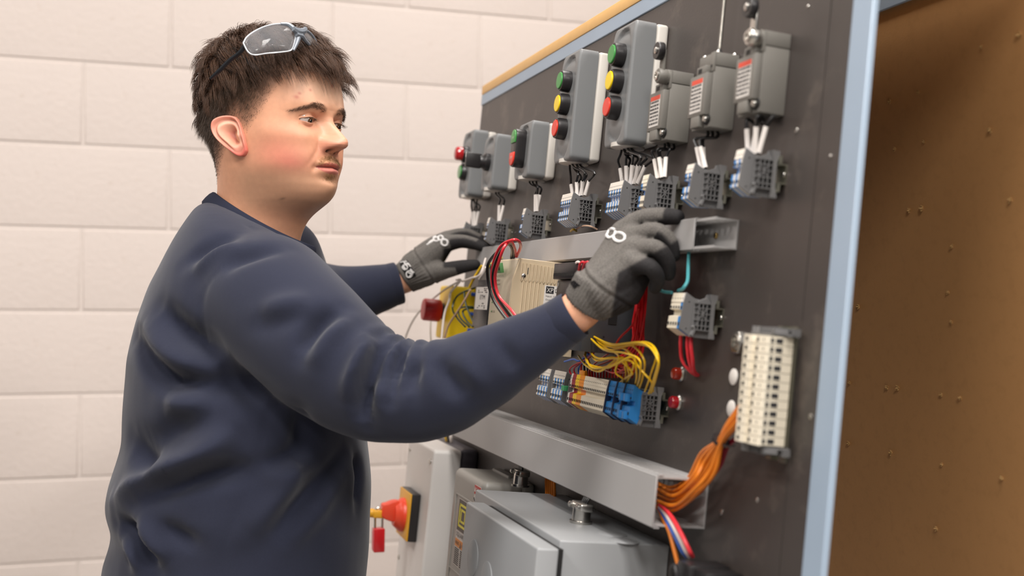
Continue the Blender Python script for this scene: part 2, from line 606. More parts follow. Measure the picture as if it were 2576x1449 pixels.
def station(uc, v0, h, kinds, label, wf=0.0455):
    o = empty('control_station', bm_at(uc, v0), label, 'switch box')
    hw = 0.035
    MB().box(-hw, hw, -0.0165, 0, 0.001, h - 0.001, 0.0045, 3).obj('back_box', M_LGREY, o)

    def recess(x, z):
        # shallow stadium shaped hollow down the middle, deepest at its ends
        r = 0.0265
        zc = min(max(z, r + 0.004), h - r - 0.004)
        d = math.hypot(x, z - zc)
        end = sstep(0.006, 0.024, abs(z - zc))
        return (0.0010 + 0.0036 * end) * (1 - sstep(r - 0.0035, r, d)) + 0.0045 * sstep(0.018, 0.036, abs(z - h / 2) - (h / 2 - 0.036)) * (0.4 if z > h / 2 else 0.2)
    hf_box(MB(), -hw, hw, 0, h, 0.0168, wf, 0.0035, recess, 20, 60 if h > 0.11 else 40, 0.007).obj('cover', M_GREY, o)
    for x in (-0.028, 0.028):
        for z in (0.010, h - 0.010):
            s = link('cover_screw', ME_SCREW, M_STEEL, o, T(x, -wf + 0.0030, z))
            b = MB().lathe([(0.0033, 0), (0.0033, 0.0004), (0.0025, 0.0004), (0.0025, 0)], (0, 0, 0), (0, -1, 0), 14).obj('screw_well', M_BLKP, s, T(0, 0.0002, 0))
    b = MB()
    b.lathe([(0.021, -0.004), (0.021, 0.0012), (0.019, 0.0018), (0, 0.0018)], (0, -0.026, 0.0), (0, 0, -1), 28)
    b.obj('cable_entry', M_LGREY, o)
    for k, z in kinds:
        if k in ('green', 'yellow', 'red'):
            p = MB().lathe([(0.0150, 0), (0.0150, 0.0095), (0.0140, 0.0142), (0.0125, 0.0148), (0.0118, 0.0140), (0, 0.0140)], (0, -0.0435, z), (0, -1, 0), 32).obj('push_button', M_BLKP, o)
            MB().lathe([(0.0116, 0), (0.0116, 0.0028), (0.0108, 0.0036), (0, 0.0040)], (0, -0.0563, z), (0, -1, 0), 32).obj('button_cap', {'green': M_GREEN, 'yellow': M_YELLOW, 'red': M_RED}[k], p)
        elif k in ('lamp', 'greenlamp'):
            p = MB().lathe([(0.0150, 0), (0.0150, 0.008), (0.0135, 0.0105), (0, 0.0105)], (0, -0.0435, z), (0, -1, 0), 28).obj('lamp_base', M_BLKP, o)
            if k == 'lamp':
                MB().lathe([(0.0128, 0), (0.0128, 0.010), (0.0112, 0.0125), (0.0085, 0.0138), (0, 0.0142)], (0, -0.0535, z), (0, -1, 0), 10, False).obj('red_lens', M_REDLENS, p)
            else:
                MB().lathe([(0.0118, 0), (0.0118, 0.0028), (0, 0.0036)], (0, -0.0535, z), (0, -1, 0), 28).obj('green_cap', M_GRNLENS, p)
        elif k == 'knob':
            p = MB().lathe([(0.0150, 0), (0.0150, 0.008), (0.0120, 0.011), (0.0105, 0.018), (0, 0.018)], (0, -0.0435, z), (0, -1, 0), 28).obj('selector_base', M_BLKP, o)
            MB().box(-0.0052, 0.0052, -0.085, -0.058, z - 0.0125, z + 0.0125, 0.0022, 3).box(-0.0042, 0.0042, -0.0625, -0.054, z - 0.009, z + 0.009, 0.002).obj('selector_handle', M_BLKP, p)
            MB().box(-0.0009, 0.0009, -0.0856, -0.083, z + 0.004, z + 0.0122).obj('pointer_mark', M_LABEL, p)
        elif k == 'startstop':
            st = [(0.0135 * math.cos(a), z + 0.0165 + 0.0135 * math.sin(a)) for a in np.linspace(0, math.pi, 13)] + [(0.0135 * math.cos(a), z - 0.0165 + 0.0135 * math.sin(a)) for a in np.linspace(math.pi, 2 * math.pi, 13)]
            p = MB().prism(st, 'y', -0.0605, -0.0435, 0.0012).obj('double_button', M_BLKP, o)
            g = [(0.0115 * math.cos(a), z + 0.0165 + 0.0115 * math.sin(a)) for a in np.linspace(0, math.pi, 13)] + [(-0.0115, z + 0.0075), (0.0115, z + 0.0075)]
            r_ = [(0.0115 * math.cos(a), z - 0.0165 + 0.0115 * math.sin(a)) for a in np.linspace(math.pi, 2 * math.pi, 13)] + [(0.0115, z - 0.0075), (-0.0115, z - 0.0075)]
            MB().prism(g, 'y', -0.0625, -0.060, 0.0005).obj('start_cap', M_GREEN, p)
            MB().prism(r_, 'y', -0.0625, -0.060, 0.0005).obj('stop_cap', M_RED, p)
            link('start_lettering', text_mesh('START', 0.013), M_LABEL, p, T(0, -0.0628, z + 0.0155))
            link('stop_lettering', text_mesh('STOP', 0.012), M_LABEL, p, T(0, -0.0628, z - 0.0155))
    return o


station(-0.451, 0.1845, 0.152, [('green', 0.1125), ('yellow', 0.0795), ('red', 0.0465)], 'tall three button control box partly behind the first roller limit switch')
station(-0.6475, 0.1855, 0.1545, [('green', 0.1125), ('yellow', 0.0800), ('red', 0.0455)], 'tall grey control box with green, yellow and red buttons, beside the start stop box')
station(-0.838, 0.1795, 0.088, [('startstop', 0.046)], 'small grey control box with one black oblong green and red button')
station(-1.035, 0.1785, 0.094, [('knob', 0.047)], 'small grey control box with a black turning knob')
station(-1.192, 0.1785, 0.122, [('lamp', 0.078), ('greenlamp', 0.045)], 'grey control box with a round red lamp above a green button')

# ---------------------------------------------------------------- limit switches


def limit_switch(uc, head, label):
    o = empty('limit_switch', bm_at(uc, 0.1795), label, 'limit switch')
    hw = 0.0215
    MB().box(-hw, hw, -0.0285, 0, 0.0, 0.0655, 0.0012).obj('body', M_LSG, o)
    c = MB().box(-0.020, 0.0205, -0.0358, -0.0286, 0.0125, 0.0575, 0.0010)
    c.box(-0.010, 0.0100, -0.0358, -0.0286, 0.0005, 0.0126, 0.0008).box(-0.008, 0.0135, -0.0345, -0.0286, 0.0575, 0.0665, 0.0008)
    c.obj('front_cover', M_LSG, o)
    MB().box(-0.0035, 0.0045, -0.0348, -0.0343, 0.0590, 0.0640).obj('cover_slot', M_DARK, o)
    MB().lathe([(0.0062, 0), (0.0062, 0.002), (0.0, 0.002)], (0.0165, -0.0282, 0.0085), (0, -1, 0), 18).obj('screw_recess', M_DARK, o)
    s = MB().lathe([(0.0040, 0), (0.0040, 0.002), (0.0028, 0.0034), (0, 0.0036)], (0.0165, -0.030, 0.0085), (0, -1, 0), 16).obj('cover_screw', M_STEEL, o)
    lb = MB().box(-0.0135, 0.0125, -0.0362, -0.0356, 0.0165, 0.0525).obj('label', M_LABEL, o)
    MB().box(-0.0135, 0.0125, -0.0364, -0.0361, 0.0475, 0.0525).obj('label_stripe', M_ORPRINT, lb)
    b = MB()
    rr = random.Random(int(uc * 1e4))
    for k in range(7):
        z = 0.0455 - k * 0.0042
        x = -0.0125
        while x < 0.0108:
            l = rr.uniform(0.0012, 0.0045)
            b.box(x, min(x + l, 0.0118), -0.03635, -0.0361, z - 0.0012, z + 0.0010)
            x += l + rr.uniform(0.0006, 0.0016)
    b.obj('label_print', M_PRINT, lb)
    hd = MB()
    hd.box(-0.016 if head != 'rod' else -0.0185, hw, -0.0275, -0.0002, 0.066, 0.0805, 0.0008)
    hd.box(0.0125, hw + 0.0003, -0.0295, -0.027, 0.0595, 0.0805, 0.0006)
    h = hd.obj('head', M_LSG, o)
    MB().lathe([(0.0016, 0), (0.0016, 0.0006), (0, 0.0006)], (0.0170, -0.0293, 0.0655), (0, -1, 0), 10).obj('head_hole', M_DARK, h)
    if head == 'rod':
        for x in (-0.014, 0.017):
            for w in (-0.0235, -0.004):
                MB().lathe([(0.0028, 0), (0.0028, 0.0012), (0.0018, 0.0026), (0, 0.0028)], (x, w, 0.0805), (0, 0, 1), 12).obj('head_screw', M_STEEL, h)
        MB().lathe([(0.0075, 0), (0.0065, 0.0025), (0.0030, 0.0060), (0.0022, 0.009), (0, 0.009)], (0.0005, -0.0145, 0.0805), (0, 0, 1), 18).obj('rod_boot', M_BLKP, h)
        prof = []
        z = 0.0
        while z < 0.13:
            prof += [(0.0019, z), (0.0025, z + 0.0009), (0.0019, z + 0.0018)]
            z += 0.0018
        MB().lathe(prof, (0.0005, -0.0145, 0.088), (0.012, 0, 1), 10).obj('spring_rod', M_STEEL, o)
    else:
        px_ = 0.0125
        MB().lathe([(0.0088, 0), (0.0088, 0.0045), (0, 0.0045)], (px_, -0.0275, 0.0735), (0, -1, 0), 22).obj('shaft_housing', M_LSG, h)
        lv = MB()
        lv.lathe([(0.0085, 0), (0.0088, 0.0008), (0.0088, 0.0090), (0.0078, 0.0103), (0.0060, 0.0105), (0, 0.0105)], (px_, -0.0318, 0.0735), (0, -1, 0), 22)
        arm = [(px_ - 0.0062, 0.0735), (px_ + 0.0062, 0.0735), (px_ + 0.0050, 0.1035), (px_, 0.1075), (px_ - 0.0050, 0.1035)]
        lv.prism(arm, 'y', -0.0385, -0.0355, 0.0006)
        l = lv.obj('lever_arm', M_STEEL if uc > -0.2 else M_LSG, o)
        MB().lathe([(0.0055, 0), (0.0055, 0.002), (0.0034, 0.0022), (0.0034, 0.0008), (0, 0.0008)], (px_, -0.0422, 0.0735), (0, -1, 0), 16).obj('lever_screw', M_STEEL, l)
        MB().lathe([(0.0100, 0), (0.0104, 0.001), (0.0104, 0.0065), (0.0098, 0.0078), (0, 0.0078)], (px_, -0.0387, 0.1020), (0, -1, 0), 26).obj('roller', M_BLKP, l)
        MB().lathe([(0.0042, 0), (0.0042, 0.0012), (0.0030, 0.0020), (0, 0.0022)], (px_, -0.0464, 0.1020), (0, -1, 0), 18).obj('roller_pin', M_STEEL, l)
    return o


limit_switch(-0.3520, 'roller', 'grey limit switch with a black roller arm, overlapping the tall control box')
limit_switch(-0.2415, 'rod', 'grey limit switch with a thin upright spring rod on top')
limit_switch(-0.1345, 'roller', 'blurred grey limit switch with roller arm nearest the blue frame upright')

# ---------------------------------------------------------------- terminal blocks
PITCH_T = 0.0043
TPROF = [(0.008, 0.0155), (0.020, 0.0160), (0.0285, 0.0165), (0.0372, 0.0222), (0.0392, 0.0120), (0.0400, 0.0050), (0.0352, 0.0040), (0.0352, -0.0010), (0.0408, -0.0025), (0.0418, -0.0150), (0.0290, -0.0222), (0.010, -0.0212)]
EPROF = [(0.008, 0.0160), (0.018, 0.0166), (0.0275, 0.0176), (0.0378, 0.0232), (0.0402, 0.0110), (0.0424, -0.0150), (0.0285, -0.0230), (0.009, -0.0216)]
_sl = {}


def slice_mesh(width, body, marker=True):
    key = (round(width, 5), body.name, marker)
    if key in _sl: return _sl[key]
    b = MB()
    g = width * 0.47
    b.prism([(-w, v) for w, v in TPROF], 'x', -g, g)
    b.mi = 1
    if marker:
        b.prism([(-0.0366, 0.0226), (-0.0378, 0.0224), (-0.0396, 0.0128), (-0.0386, 0.0126)], 'x', -g, g)
    b.mi = 2
    b.box(-g * 0.45, g * 0.45, -0.0403, -0.0398, 0.0058, 0.0086)
    b.box(-g * 0.45, g * 0.45, -0.0420, -0.0412, -0.0120, -0.0086)
    b.box(-g * 0.55, g * 0.55, -0.0262, -0.0195, 0.0158, 0.0168)
    b.box(-g * 0.5, g * 0.5, -0.0340, -0.0300, 0.0188, 0.0196)
    if marker:
        b.box(-g * 0.3, g * 0.3, -0.0390, -0.0386, 0.0158, 0.0172)
    me = b.mesh('terminal')
    for x in (body, M_TBW if marker == 1 else body, M_PRINT):
        me.materials.append(x)
    _sl[key] = me
    return me


def bracket_mesh():
    """end bracket: flat back web with a frame, ribs and a diagonal cross standing on it"""
    b = MB()
    b.prism([(-0.006, 0.0180), (-0.006, 0.0228), (-0.0150, 0.0228), (-0.0165, 0.0190), (-0.0255, 0.0140), (-0.0290, 0.0125), (-0.0290, -0.0150), (-0.0320, -0.0225), (-0.0240, -0.0232), (-0.006, -0.0232), (-0.006, -0.0160), (-0.0075, -0.012), (-0.0075, 0.012)], 'x', -0.0075, -0.0058)
    x0, x1 = -0.006, 0.0
    t = 0.0008
    b.prism([(-0.0055, 0.0228), (-0.0135, 0.0232), (-0.0120, 0.0150), (-0.0120, -0.0232), (-0.0055, -0.0232), (-0.0055, -0.0175), (-0.0078, -0.0130), (-0.0078, 0.0130), (-0.0055, 0.0175)], 'x', x0, x1)
    for w in (0.0165, 0.0210, 0.0255):
        b.box(x0, x1, -w - t / 2, -w + t / 2, -0.0150, 0.0135)
    for v in (-0.0150, -0.0105, -0.0045, 0.0020, 0.0080, 0.0130):
        b.box(x0, x1, -0.0282, -0.0120, v - t / 2, v + t / 2)
    for a, c in (((0.0165, -0.0045), (0.0255, 0.0080)), ((0.0255, -0.0045), (0.0165, 0.0080))):
        d = Vector((0, -(c[0] - a[0]), c[1] - a[1]))
        n_ = Vector((0, d.z, -d.y)).normalized() * t / 2
        A, C_ = Vector((0, -a[0], a[1])), Vector((0, -c[0], c[1]))
        b.prism([((A + n_).y, (A + n_).z), ((C_ + n_).y, (C_ + n_).z), ((C_ - n_).y, (C_ - n_).z), ((A - n_).y, (A - n_).z)], 'x', x0, x1)
    b.prism([(-0.0125, 0.0155), (-0.0165, 0.0195), (-0.0275, 0.0145), (-0.0290, 0.0160), (-0.0290, 0.0125), (-0.0120, 0.0125)], 'x', x0, x1 - 0.0015)
    b.prism([(-0.0290, -0.0105), (-0.0305, -0.0120), (-0.0290, -0.0150), (-0.0315, -0.0205), (-0.0300, -0.0225), (-0.0275, -0.0150)], 'x', x0, x1)
    return b.mesh('bracket')


ME_BRACKET = bracket_mesh()


def eplate_mesh():
    b = MB()
    b.prism([(-w, v) for w, v in EPROF], 'x', -0.0009, 0.0009, 0.0003, seg=1)
    b.mi = 1
    for w, v in ((0.0335, 0.0135), (0.0345, -0.0145)):
        b.lathe([(0.0008, 0), (0.0008, 0.0002), (0, 0.0002)], (0.0009, -w, v), (1, 0, 0), 8)
    me = b.mesh('end_plate')
    me.materials.append(M_TBG)
    me.materials.append(M_DARK)
    return me


ME_EPLATE = eplate_mesh()


def rail_mesh(x0, x1):
    b = MB()
    b.prism([(0, -0.0085), (0, 0.0085), (-0.0012, 0.0085), (-0.0012, 0.0073), (-0.0012, 0.0073)], 'x', x0, x1)
    for s in (-1, 1):
        b.box(x0, x1, -0.0068, 0, min(s * 0.0085, s * 0.0097), max(s * 0.0085, s * 0.0097))
        b.box(x0, x1, -0.0068, -0.0058, min(s * 0.0090, s * 0.0175), max(s * 0.0090, s * 0.0175))
    return b.mesh('rail')


def terminal_block(mtx, pattern, label, group=None, widths=None, bracket_left=False, rail_extra=0.006, name='terminal_block', marker=True):
    """pattern from the near (bracket) end leftwards; letters: w white, b blue, c cream, o orange, y yellow, r maroon, n navy plate, P grey end plate"""
    o = empty(name, mtx, label, 'terminal block', group)
    x = -0.0085
    link('end_bracket', ME_BRACKET, M_TBG, o)
    cols = {'w': M_TBW, 'b': M_TBB, 'k': M_TBB, 'c': M_TBC, 'o': M_TBO, 'y': M_TBY, 'r': M_TBR}
    for ch in pattern:
        if ch == 'P':
            x -= 0.0011
            link('end_plate', ME_EPLATE, None, o, T(x, 0, 0))
            x -= 0.0011
        elif ch == 'n':
            x -= 0.0009
            p = link('divider_plate', ME_EPLATE.copy(), None, o, T(x, -0.0004, 0) @ Matrix.Scale(1.03, 4))
            p.data.materials[0] = M_TBN
            x -= 0.0011
        elif ch == ' ':
            x -= 0.006
        elif ch == 'B':
            link('end_bracket', ME_BRACKET, M_TBG, o, T(x, 0, 0))
            x -= 0.0085
        else:
            wd = (widths or {}).get(ch, PITCH_T)
            link('terminal', slice_mesh(wd, cols[ch], 1 if ch in 'wb' else 2), None, o, T(x - wd / 2, 0, 0))
            x -= wd
    if bracket_left:
        link('end_bracket', ME_BRACKET, M_TBG, o, T(x - 0.0082, 0, 0) @ Matrix.Rotation(math.pi, 4, 'Z') @ Matrix.Scale(-1, 4, (0, 1, 0)))
        x -= 0.0085
    link('din_rail', rail_mesh(x - 0.002, rail_extra), M_ZINC, o)
    link('rail_screw', ME_SCREW, M_STEEL, o, T(rail_extra - 0.0025, -0.0012, 0) @ Matrix.Scale(1.3, 4))
    return o


VT = 0.1172
terminal_block(bm_at(-1.166, 0.110), 'Pwb', 'smallest dark terminal block on the board, behind the far glove')
terminal_block(bm_at(-1.001, 0.108), 'Pwbw', 'terminal block with blue and white slices under the knob control box')
terminal_block(bm_at(-0.8020, 0.110), 'Pbwb', 'terminal block with three blue and white slices under the start stop box')
terminal_block(bm_at(-0.5930, VT), 'Pwbwbwbwbwb', 'long blue and white terminal block above the tan wire loop')
terminal_block(bm_at(-0.4580 + 0.046, VT), 'Pwbwbwbwbwb', 'long blue and white terminal block just above the near glove knuckles')
terminal_block(bm_at(-0.3345, VT), 'Pcccb', 'cream terminal block with one blue slice, above the near glove')
terminal_block(bm_at(-0.2150, VT), 'Pwbwb', 'blue and white terminal block under the spring rod limit switch')
terminal_block(bm_at(-0.1040, VT + 0.003), 'Pwbwb', 'blurred blue and white terminal block nearest the blue frame upright')
terminal_block(bm_at(-0.2075, -0.0205), 'Pbcccc', 'cream terminal block with teal wire on top and red wires below', widths={'c': 0.0060, 'b': 0.0060})
# long mixed strip in the middle of the board
big = terminal_block(bm_at(-0.3200, -0.1255), 'kkkknkkkknkkkk' 'n' + 'c' * 14 + 'ooo' 'yy' 'rr' 'wP' '   ' 'Pbwbwbwbw' 'P' '  ' 'Pbwbwbwbw', 'long mixed terminal strip: blue, cream, orange and yellow slices with yellow wires', widths={'c': 0.0060, 'o': 0.0058, 'y': 0.0066, 'r': 0.0066, 'b': 0.0056, 'k': 0.0058, 'w': 0.0056})
# extra fittings on the blue slices nearest the bracket and green jumpers
for x, v in ((-0.016, 0.008), (-0.016, -0.012), (-0.030, 0.008), (-0.030, -0.012)):
    MB().box(x - 0.005, x + 0.003, -0.0455, -0.0395, v - 0.005, v + 0.004, 0.0008).obj('test_plug', M_TBB, big)
for x in (-0.2255, -0.2315):
    MB().box(x - 0.0022, x + 0.0022, -0.0455, -0.034, -0.0015, 0.0052, 0.0006).obj('jumper', M_TGRN, big)
MB().box(-0.2355, -0.2145, -0.022, -0.012, 0.0155, 0.0275, 0.0008).obj('marker_carrier', M_TBO, big)
# upright strip at the right: the same block turned a quarter
MQ = MBOARD @ T(-0.0585, 0, -0.0345 - 0.110) @ Matrix.Rotation(math.radians(90), 4, 'Y')
terminal_block(MQ, 'cccccccccccc', 'upright cream terminal block with orange wires, blurred, beside the blue upright', widths={'c': 0.0083}, bracket_left=True, name='terminal_block')

# ---------------------------------------------------------------- wire ducts
rr_ = random.Random(2)


def duct(u0, u1, v0, v1, depth, cover_r, label, slot):
    o = empty('wire_duct', bm_at(u0, v0), label, 'cable duct')
    L, H = u1 - u0, v1 - v0
    t = 0.0016
    MB().box(0, L, -t, 0, 0, H).obj('back_wall', M_DUCT, o)
    # upper and lower walls: a solid strip at the root, then fingers
    for nm, z0 in (('lower_wall', 0.0), ('upper_wall', H - t)):
        b = MB().box(0, L, -depth * 0.30, -t, z0, z0 + t)
        x = 0.0
        while x < L - 0.001:
            b.box(x + 0.0004, min(x + slot * 0.70, L), -depth + 0.001, -depth * 0.30, z0, z0 + t)
            x += slot
        # lip along the finger tips
        b.box(0, L, -depth, -depth + 0.002, z0 - 0.0006, z0 + t + 0.0006)
        w = b.obj(nm, M_DUCT, o)
    c = MB().box(0, cover_r - u0, -depth - 0.0022, -depth, -0.0012, H + 0.0012, 0.0005, 1)
    c.box(0, cover_r - u0, -depth, -depth + 0.006, -0.0022, -0.0008).box(0, cover_r - u0, -depth, -depth + 0.006, H + 0.0008, H + 0.0022)
    c.obj('cover', M_DUCT, o)
    return o


duct(-1.117, -0.1865, 0.0505, 0.0815, 0.0265, -0.2320, 'long grey cable duct held by both gloves, open at its near end', 0.0125)
M_BRASS = mat('brass_screw', 'c6a86a', 0.3, 1.0)
q = P(1802, 593, 0.002)
link('mounting_screw', screw_mesh(0.0034, 0.002), M_BRASS, [o for o in bpy.data.objects if o.name == 'wire_duct'][0], T(q.x + 1.117, -0.0018, q.z - 0.0505))
duct(-1.045, -0.2000, -0.2395, -0.1890, 0.0570, -0.2000, 'large lower grey cable duct with orange wires in its open end', 0.0125)

# ---------------------------------------------------------------- power supply
psu = empty('power_supply', bm_at(-0.640, -0.085), 'beige power supply with ribbed side and red and black wires over it', 'power supply')
WP = 0.100
side = [(-0.004, 0.0), (-WP + 0.010, 0.0), (-WP, 0.006), (-WP, 0.100), (-WP + 0.0075, 0.1295), (-0.004, 0.1295)]
MB().prism(side, 'x', -0.100, 0.0, 0.0008, seg=1).obj('housing', M_PSU, psu)
fr = MB().prism([(-WP - 0.0012, 0.008), (-WP - 0.0012, 0.099), (-WP + 0.0058, 0.1275), (-WP + 0.0072, 0.1275), (-WP + 0.0004, 0.098), (-WP + 0.0004, 0.008)], 'x', -0.0985, -0.0015)
fr.obj('front_panel', M_PSUF, psu)
rb = MB()
for k in range(17):
    w = WP - 0.0125 - k * 0.0053
    rb.tube([(0.0004, -w - 0.0012, 0.1235 - k * 0.0002), (0.0006, -w - 0.0010, 0.1010), (0.0006, -w + 0.0010, 0.1010), (0.0004, -w + 0.0012, 0.1235 - k * 0.0002)], 0.0010, 5, 2)
for k in range(5):
    w = WP - 0.0165 - k * 0.0056
    rb.tube([(0.0004, -w - 0.0012, 0.0975), (0.0006, -w - 0.0010, 0.006), (0.0006, -w + 0.0010, 0.006), (0.0004, -w + 0.0012, 0.0975)], 0.0010, 5, 2)
rb.obj('pressed_rib', M_PSU, psu)
MB().box(0.0002, 0.0009, -0.0800, -0.0782, 0.1090, 0.1175).obj('slot', M_DARK, psu)
MB().lathe([(0.0032, 0), (0.0032, 0.0008), (0.0022, 0.0016), (0, 0.0016)], (0.0003, -0.0850, 0.1060), (1, 0, 0), 14).obj('side_screw', M_STEEL, psu)
lab = MB().box(0.0002, 0.0007, -0.0530, -0.0130, 0.0660, 0.0965).obj('rating_label', M_LABEL, psu)
MB().box(0.0007, 0.0009, -0.0510, -0.0395, 0.0855, 0.0952).obj('logo_square', M_PRINT, lab)
RX = Matrix.Rotation(math.radians(90), 4, 'Z')
link('logo_lettering', text_mesh('XP', 0.0095, 0.0062), M_LABEL, lab, T(0.0011, -0.0452, 0.0903) @ RX)
link('model_lettering', text_mesh('DNR240', 0.0215, 0.0050), M_PRINT, lab, T(0.0010, -0.0268, 0.0900) @ RX)
link('rating_lettering', text_mesh('Input: 100-240VAC', 0.032, 0.0030), M_PRINT, lab, T(0.0010, -0.0345, 0.0815) @ RX)
link('rating_lettering', text_mesh('Output: 24VDC 10A', 0.032, 0.0030), M_PRINT, lab, T(0.0010, -0.0345, 0.0765) @ RX)
MSL = T(0, -WP, 0.1) @ Matrix.Rotation(math.atan2(0.0075, 0.0295), 4, 'X')     # the slanted upper front
cn = MB().box(-0.0840, -0.0340, -0.0060, -0.0008, 0.0095, 0.0235, 0.0006).obj('green_connector', mat('connector_green', '4e7f4c', 0.4), psu, MSL.copy())
for k in range(5):
    x = -0.0790 + k * 0.0098
    MB().lathe([(0.0036, 0), (0.0036, 0.0005), (0, 0.0005)], (x, -0.0060, 0.0170), (0, -1, 0), 12).obj('connector_screw', M_DARK, cn)
    link('pin_print', text_mesh('+' if k > 2 else '-', 0.0025), M_PRINT, psu, MSL @ T(x, -0.0017, 0.0050))
for s, x, z, w in (('OUTPUT', -0.0660, -0.0015, 0.020), ('ADJUST', -0.0640, -0.0075, 0.020), ('DC OK', -0.0720, -0.033, 0.018), ('DC LO', -0.0760, -0.046, 0.016)):
    link('front_lettering', text_mesh(s, w, 0.0028), M_PRINT, psu, T(x, -WP - 0.0015, 0.1 + z))
for z in (-0.033, -0.046):
    MB().lathe([(0.0012, 0), (0.0012, 0.0006), (0, 0.0006)], (-0.0860, -WP - 0.0010, 0.1 + z), (0, -1, 0), 10).obj('indicator', M_GRNLENS, psu)
link('maker_lettering', text_mesh('Power', 0.030, 0.0075), M_PRINT, psu, T(-0.045, -WP - 0.0015, 0.0345))
MB().lathe([(0.0052, 0), (0.0052, 0.0004), (0.0042, 0.0004), (0.0042, 0)], (-0.0760, -WP - 0.0012, 0.0120), (0, -1, 0), 20).obj('approval_mark', M_PRINT, psu)
MB().lathe([(0.0052, 0), (0.0052, 0.0004), (0.0044, 0.0004), (0.0044, 0)], (-0.0570, -WP - 0.0012, 0.0120), (0, -1, 0), 20).obj('approval_mark', M_PRINT, psu)
link('approval_lettering', text_mesh('UL', 0.0052), M_PRINT, psu, T(-0.0570, -WP - 0.0015, 0.0120))
link('approval_lettering', text_mesh('us', 0.0040), M_PRINT, psu, T(-0.0570, -WP - 0.0015, 0.0035))
link('approval_lettering', text_mesh('CE', 0.0125, 0.0085), M_PRINT, psu, T(-0.0370, -WP - 0.0015, 0.0120))

# ---------------------------------------------------------------- circuit protector and emergency stop
etm = empty('circuit_protector', bm_at(-0.888, -0.062), 'black circuit protector with a white label, beside the beige power supply', 'circuit breaker')
MB().box(-0.094, 0.0, -0.056, 0, 0, 0.084, 0.0015).box(-0.090, -0.004, -0.0600, -0.055, 0.008, 0.074, 0.001).obj('housing', M_BLKP, etm)
zt_, zb_ = P(1218, 722, 0.0605).z + 0.062, P(1216, 779, 0.0605).z + 0.062
el = MB().box(-0.0830, -0.0100, -0.0606, -0.0598, zb_, zt_).obj('label', M_LABEL, etm)
link('label_lettering', text_mesh('ETM', 0.030, 0.007), M_PRINT, el, T(-0.040, -0.0609, zb_ * 0.45 + zt_ * 0.55))
b = MB()
for k in range(20):
    x = rr_.uniform(-0.080, -0.022)
    z = zb_ + rr_.choice((0.003, 0.0060, 0.010, 0.028, 0.031, 0.034))
    b.box(x, x + rr_.uniform(0.003, 0.009), -0.06085, -0.0605, z - 0.0007, z + 0.0007)
b.obj('label_print', M_PRINT, el)
MB().box(-0.086, -0.020, -0.050, -0.030, -0.012, 0.0, 0.001).obj('lower_tag', M_LABEL, etm)

M_ESY = mat('stop_box_yellow', 'f6cd12', 0.4, var=0.05, vscale=25, dirt=('8a6c1c', 40, 0.70, 0.8, 0.5))
es = empty('emergency_stop', bm_at(-1.178, -0.083), 'yellow emergency stop box with a large red mushroom button, beside the far glove', 'stop button')
hf_box(MB(), -0.095, 0.0, 0, 0.098, 0.0, 0.050, 0.004, None, 10, 12, 0.006).obj('box', M_ESY, es)
MB().lathe([(0.0150, 0), (0.0150, 0.010), (0, 0.010)], (-0.052, -0.049, 0.050), (0, -1, 0), 24).obj('button_collar', M_BLKP, es)
MB().lathe([(0.0195, 0), (0.0205, 0.002), (0.0205, 0.030), (0.0190, 0.0325), (0.0150, 0.0330), (0, 0.0335)], (-0.052, -0.056, 0.050), (0, -1, 0), 32).obj('mushroom_button', mat('stop_red', 'b01216', 0.4), es)
for z in (0.086, 0.050, 0.020):
    MB().lathe([(0.0030, 0), (0.0034, 0.001), (0.0034, 0.010), (0.0022, 0.0105), (0.0020, 0.016), (0, 0.016)], (0.001, -0.014, z), (0.35, 1, 0), 14).obj('ferrule', M_FERR, es)

# ---------------------------------------------------------------- controller behind the near glove
plc = empty('controller', bm_at(-0.424, -0.072), 'charcoal controller module behind the near glove, with a square socket', 'controller')
pb = MB().box(-0.094, 0, -0.072, 0, 0, 0.108, 0.0012)
pb.obj('housing', M_PLC, plc)
MB().box(0.0, 0.0006, -0.0400, -0.0290, 0.036, 0.047).obj('socket', M_DARK, plc)
MB().box(0.0, 0.0005, -0.0470, -0.0460, 0.040, 0.056).obj('slot', M_DARK, plc)
MB().box(0.0, 0.0005, -0.0230, -0.0150, 0.070, 0.0715).box(0.0, 0.0005, -0.0230, -0.0150, 0.076, 0.0775).obj('vent', M_DARK, plc)
MB().lathe([(0.0013, 0), (0.0013, 0.0004), (0, 0.0004)], (0, -0.0440, 0.020), (1, 0, 0), 10).obj('pin_hole', M_DARK, plc)
cb = MB().box(-0.075, -0.0, -0.0900, -0.072, 0.086, 0.106, 0.001).box(-0.075, -0.0, -0.0840, -0.072, 0.050, 0.0855, 0.001)
cb.obj('terminal_connector', M_BLKP, plc)
b = MB()
for k in range(16):
    b.box(-0.0735 + k * 0.0046, -0.0705 + k * 0.0046, -0.0904, -0.0898, 0.0895, 0.0935)
b.obj('connector_slot', M_DARK, plc)
link('housing_lettering', text_mesh('IP', 0.006), M_LABEL, plc, T(-0.069, -0.0845, 0.079))
for k, (mt_, dz) in enumerate(((M_CABLE, 0.004), (mat('wire_orange_red', 'e2502a', 0.35), 0.0), (M_CABLE, -0.004), (MATS['wire_orange_red'], -0.007))):
    pts = [P(1462, 715 + k * 8, 0.09), P(1435, 728 + k * 5, 0.095), P(1417, 745 + k * 4, 0.092), P(1420, 763 - k * 2, 0.085), P(1450, 764 - k * 4, 0.080)]
    tag(MB().tube(pts, 0.0014, 6, 5).obj('wire', mt_, None, MBOARD), ('black loop of wire' if mt_ == M_CABLE else 'orange red loop of wire') + ' between the power supply label and the glove', 'wire', 'wire loops at the controller connector')
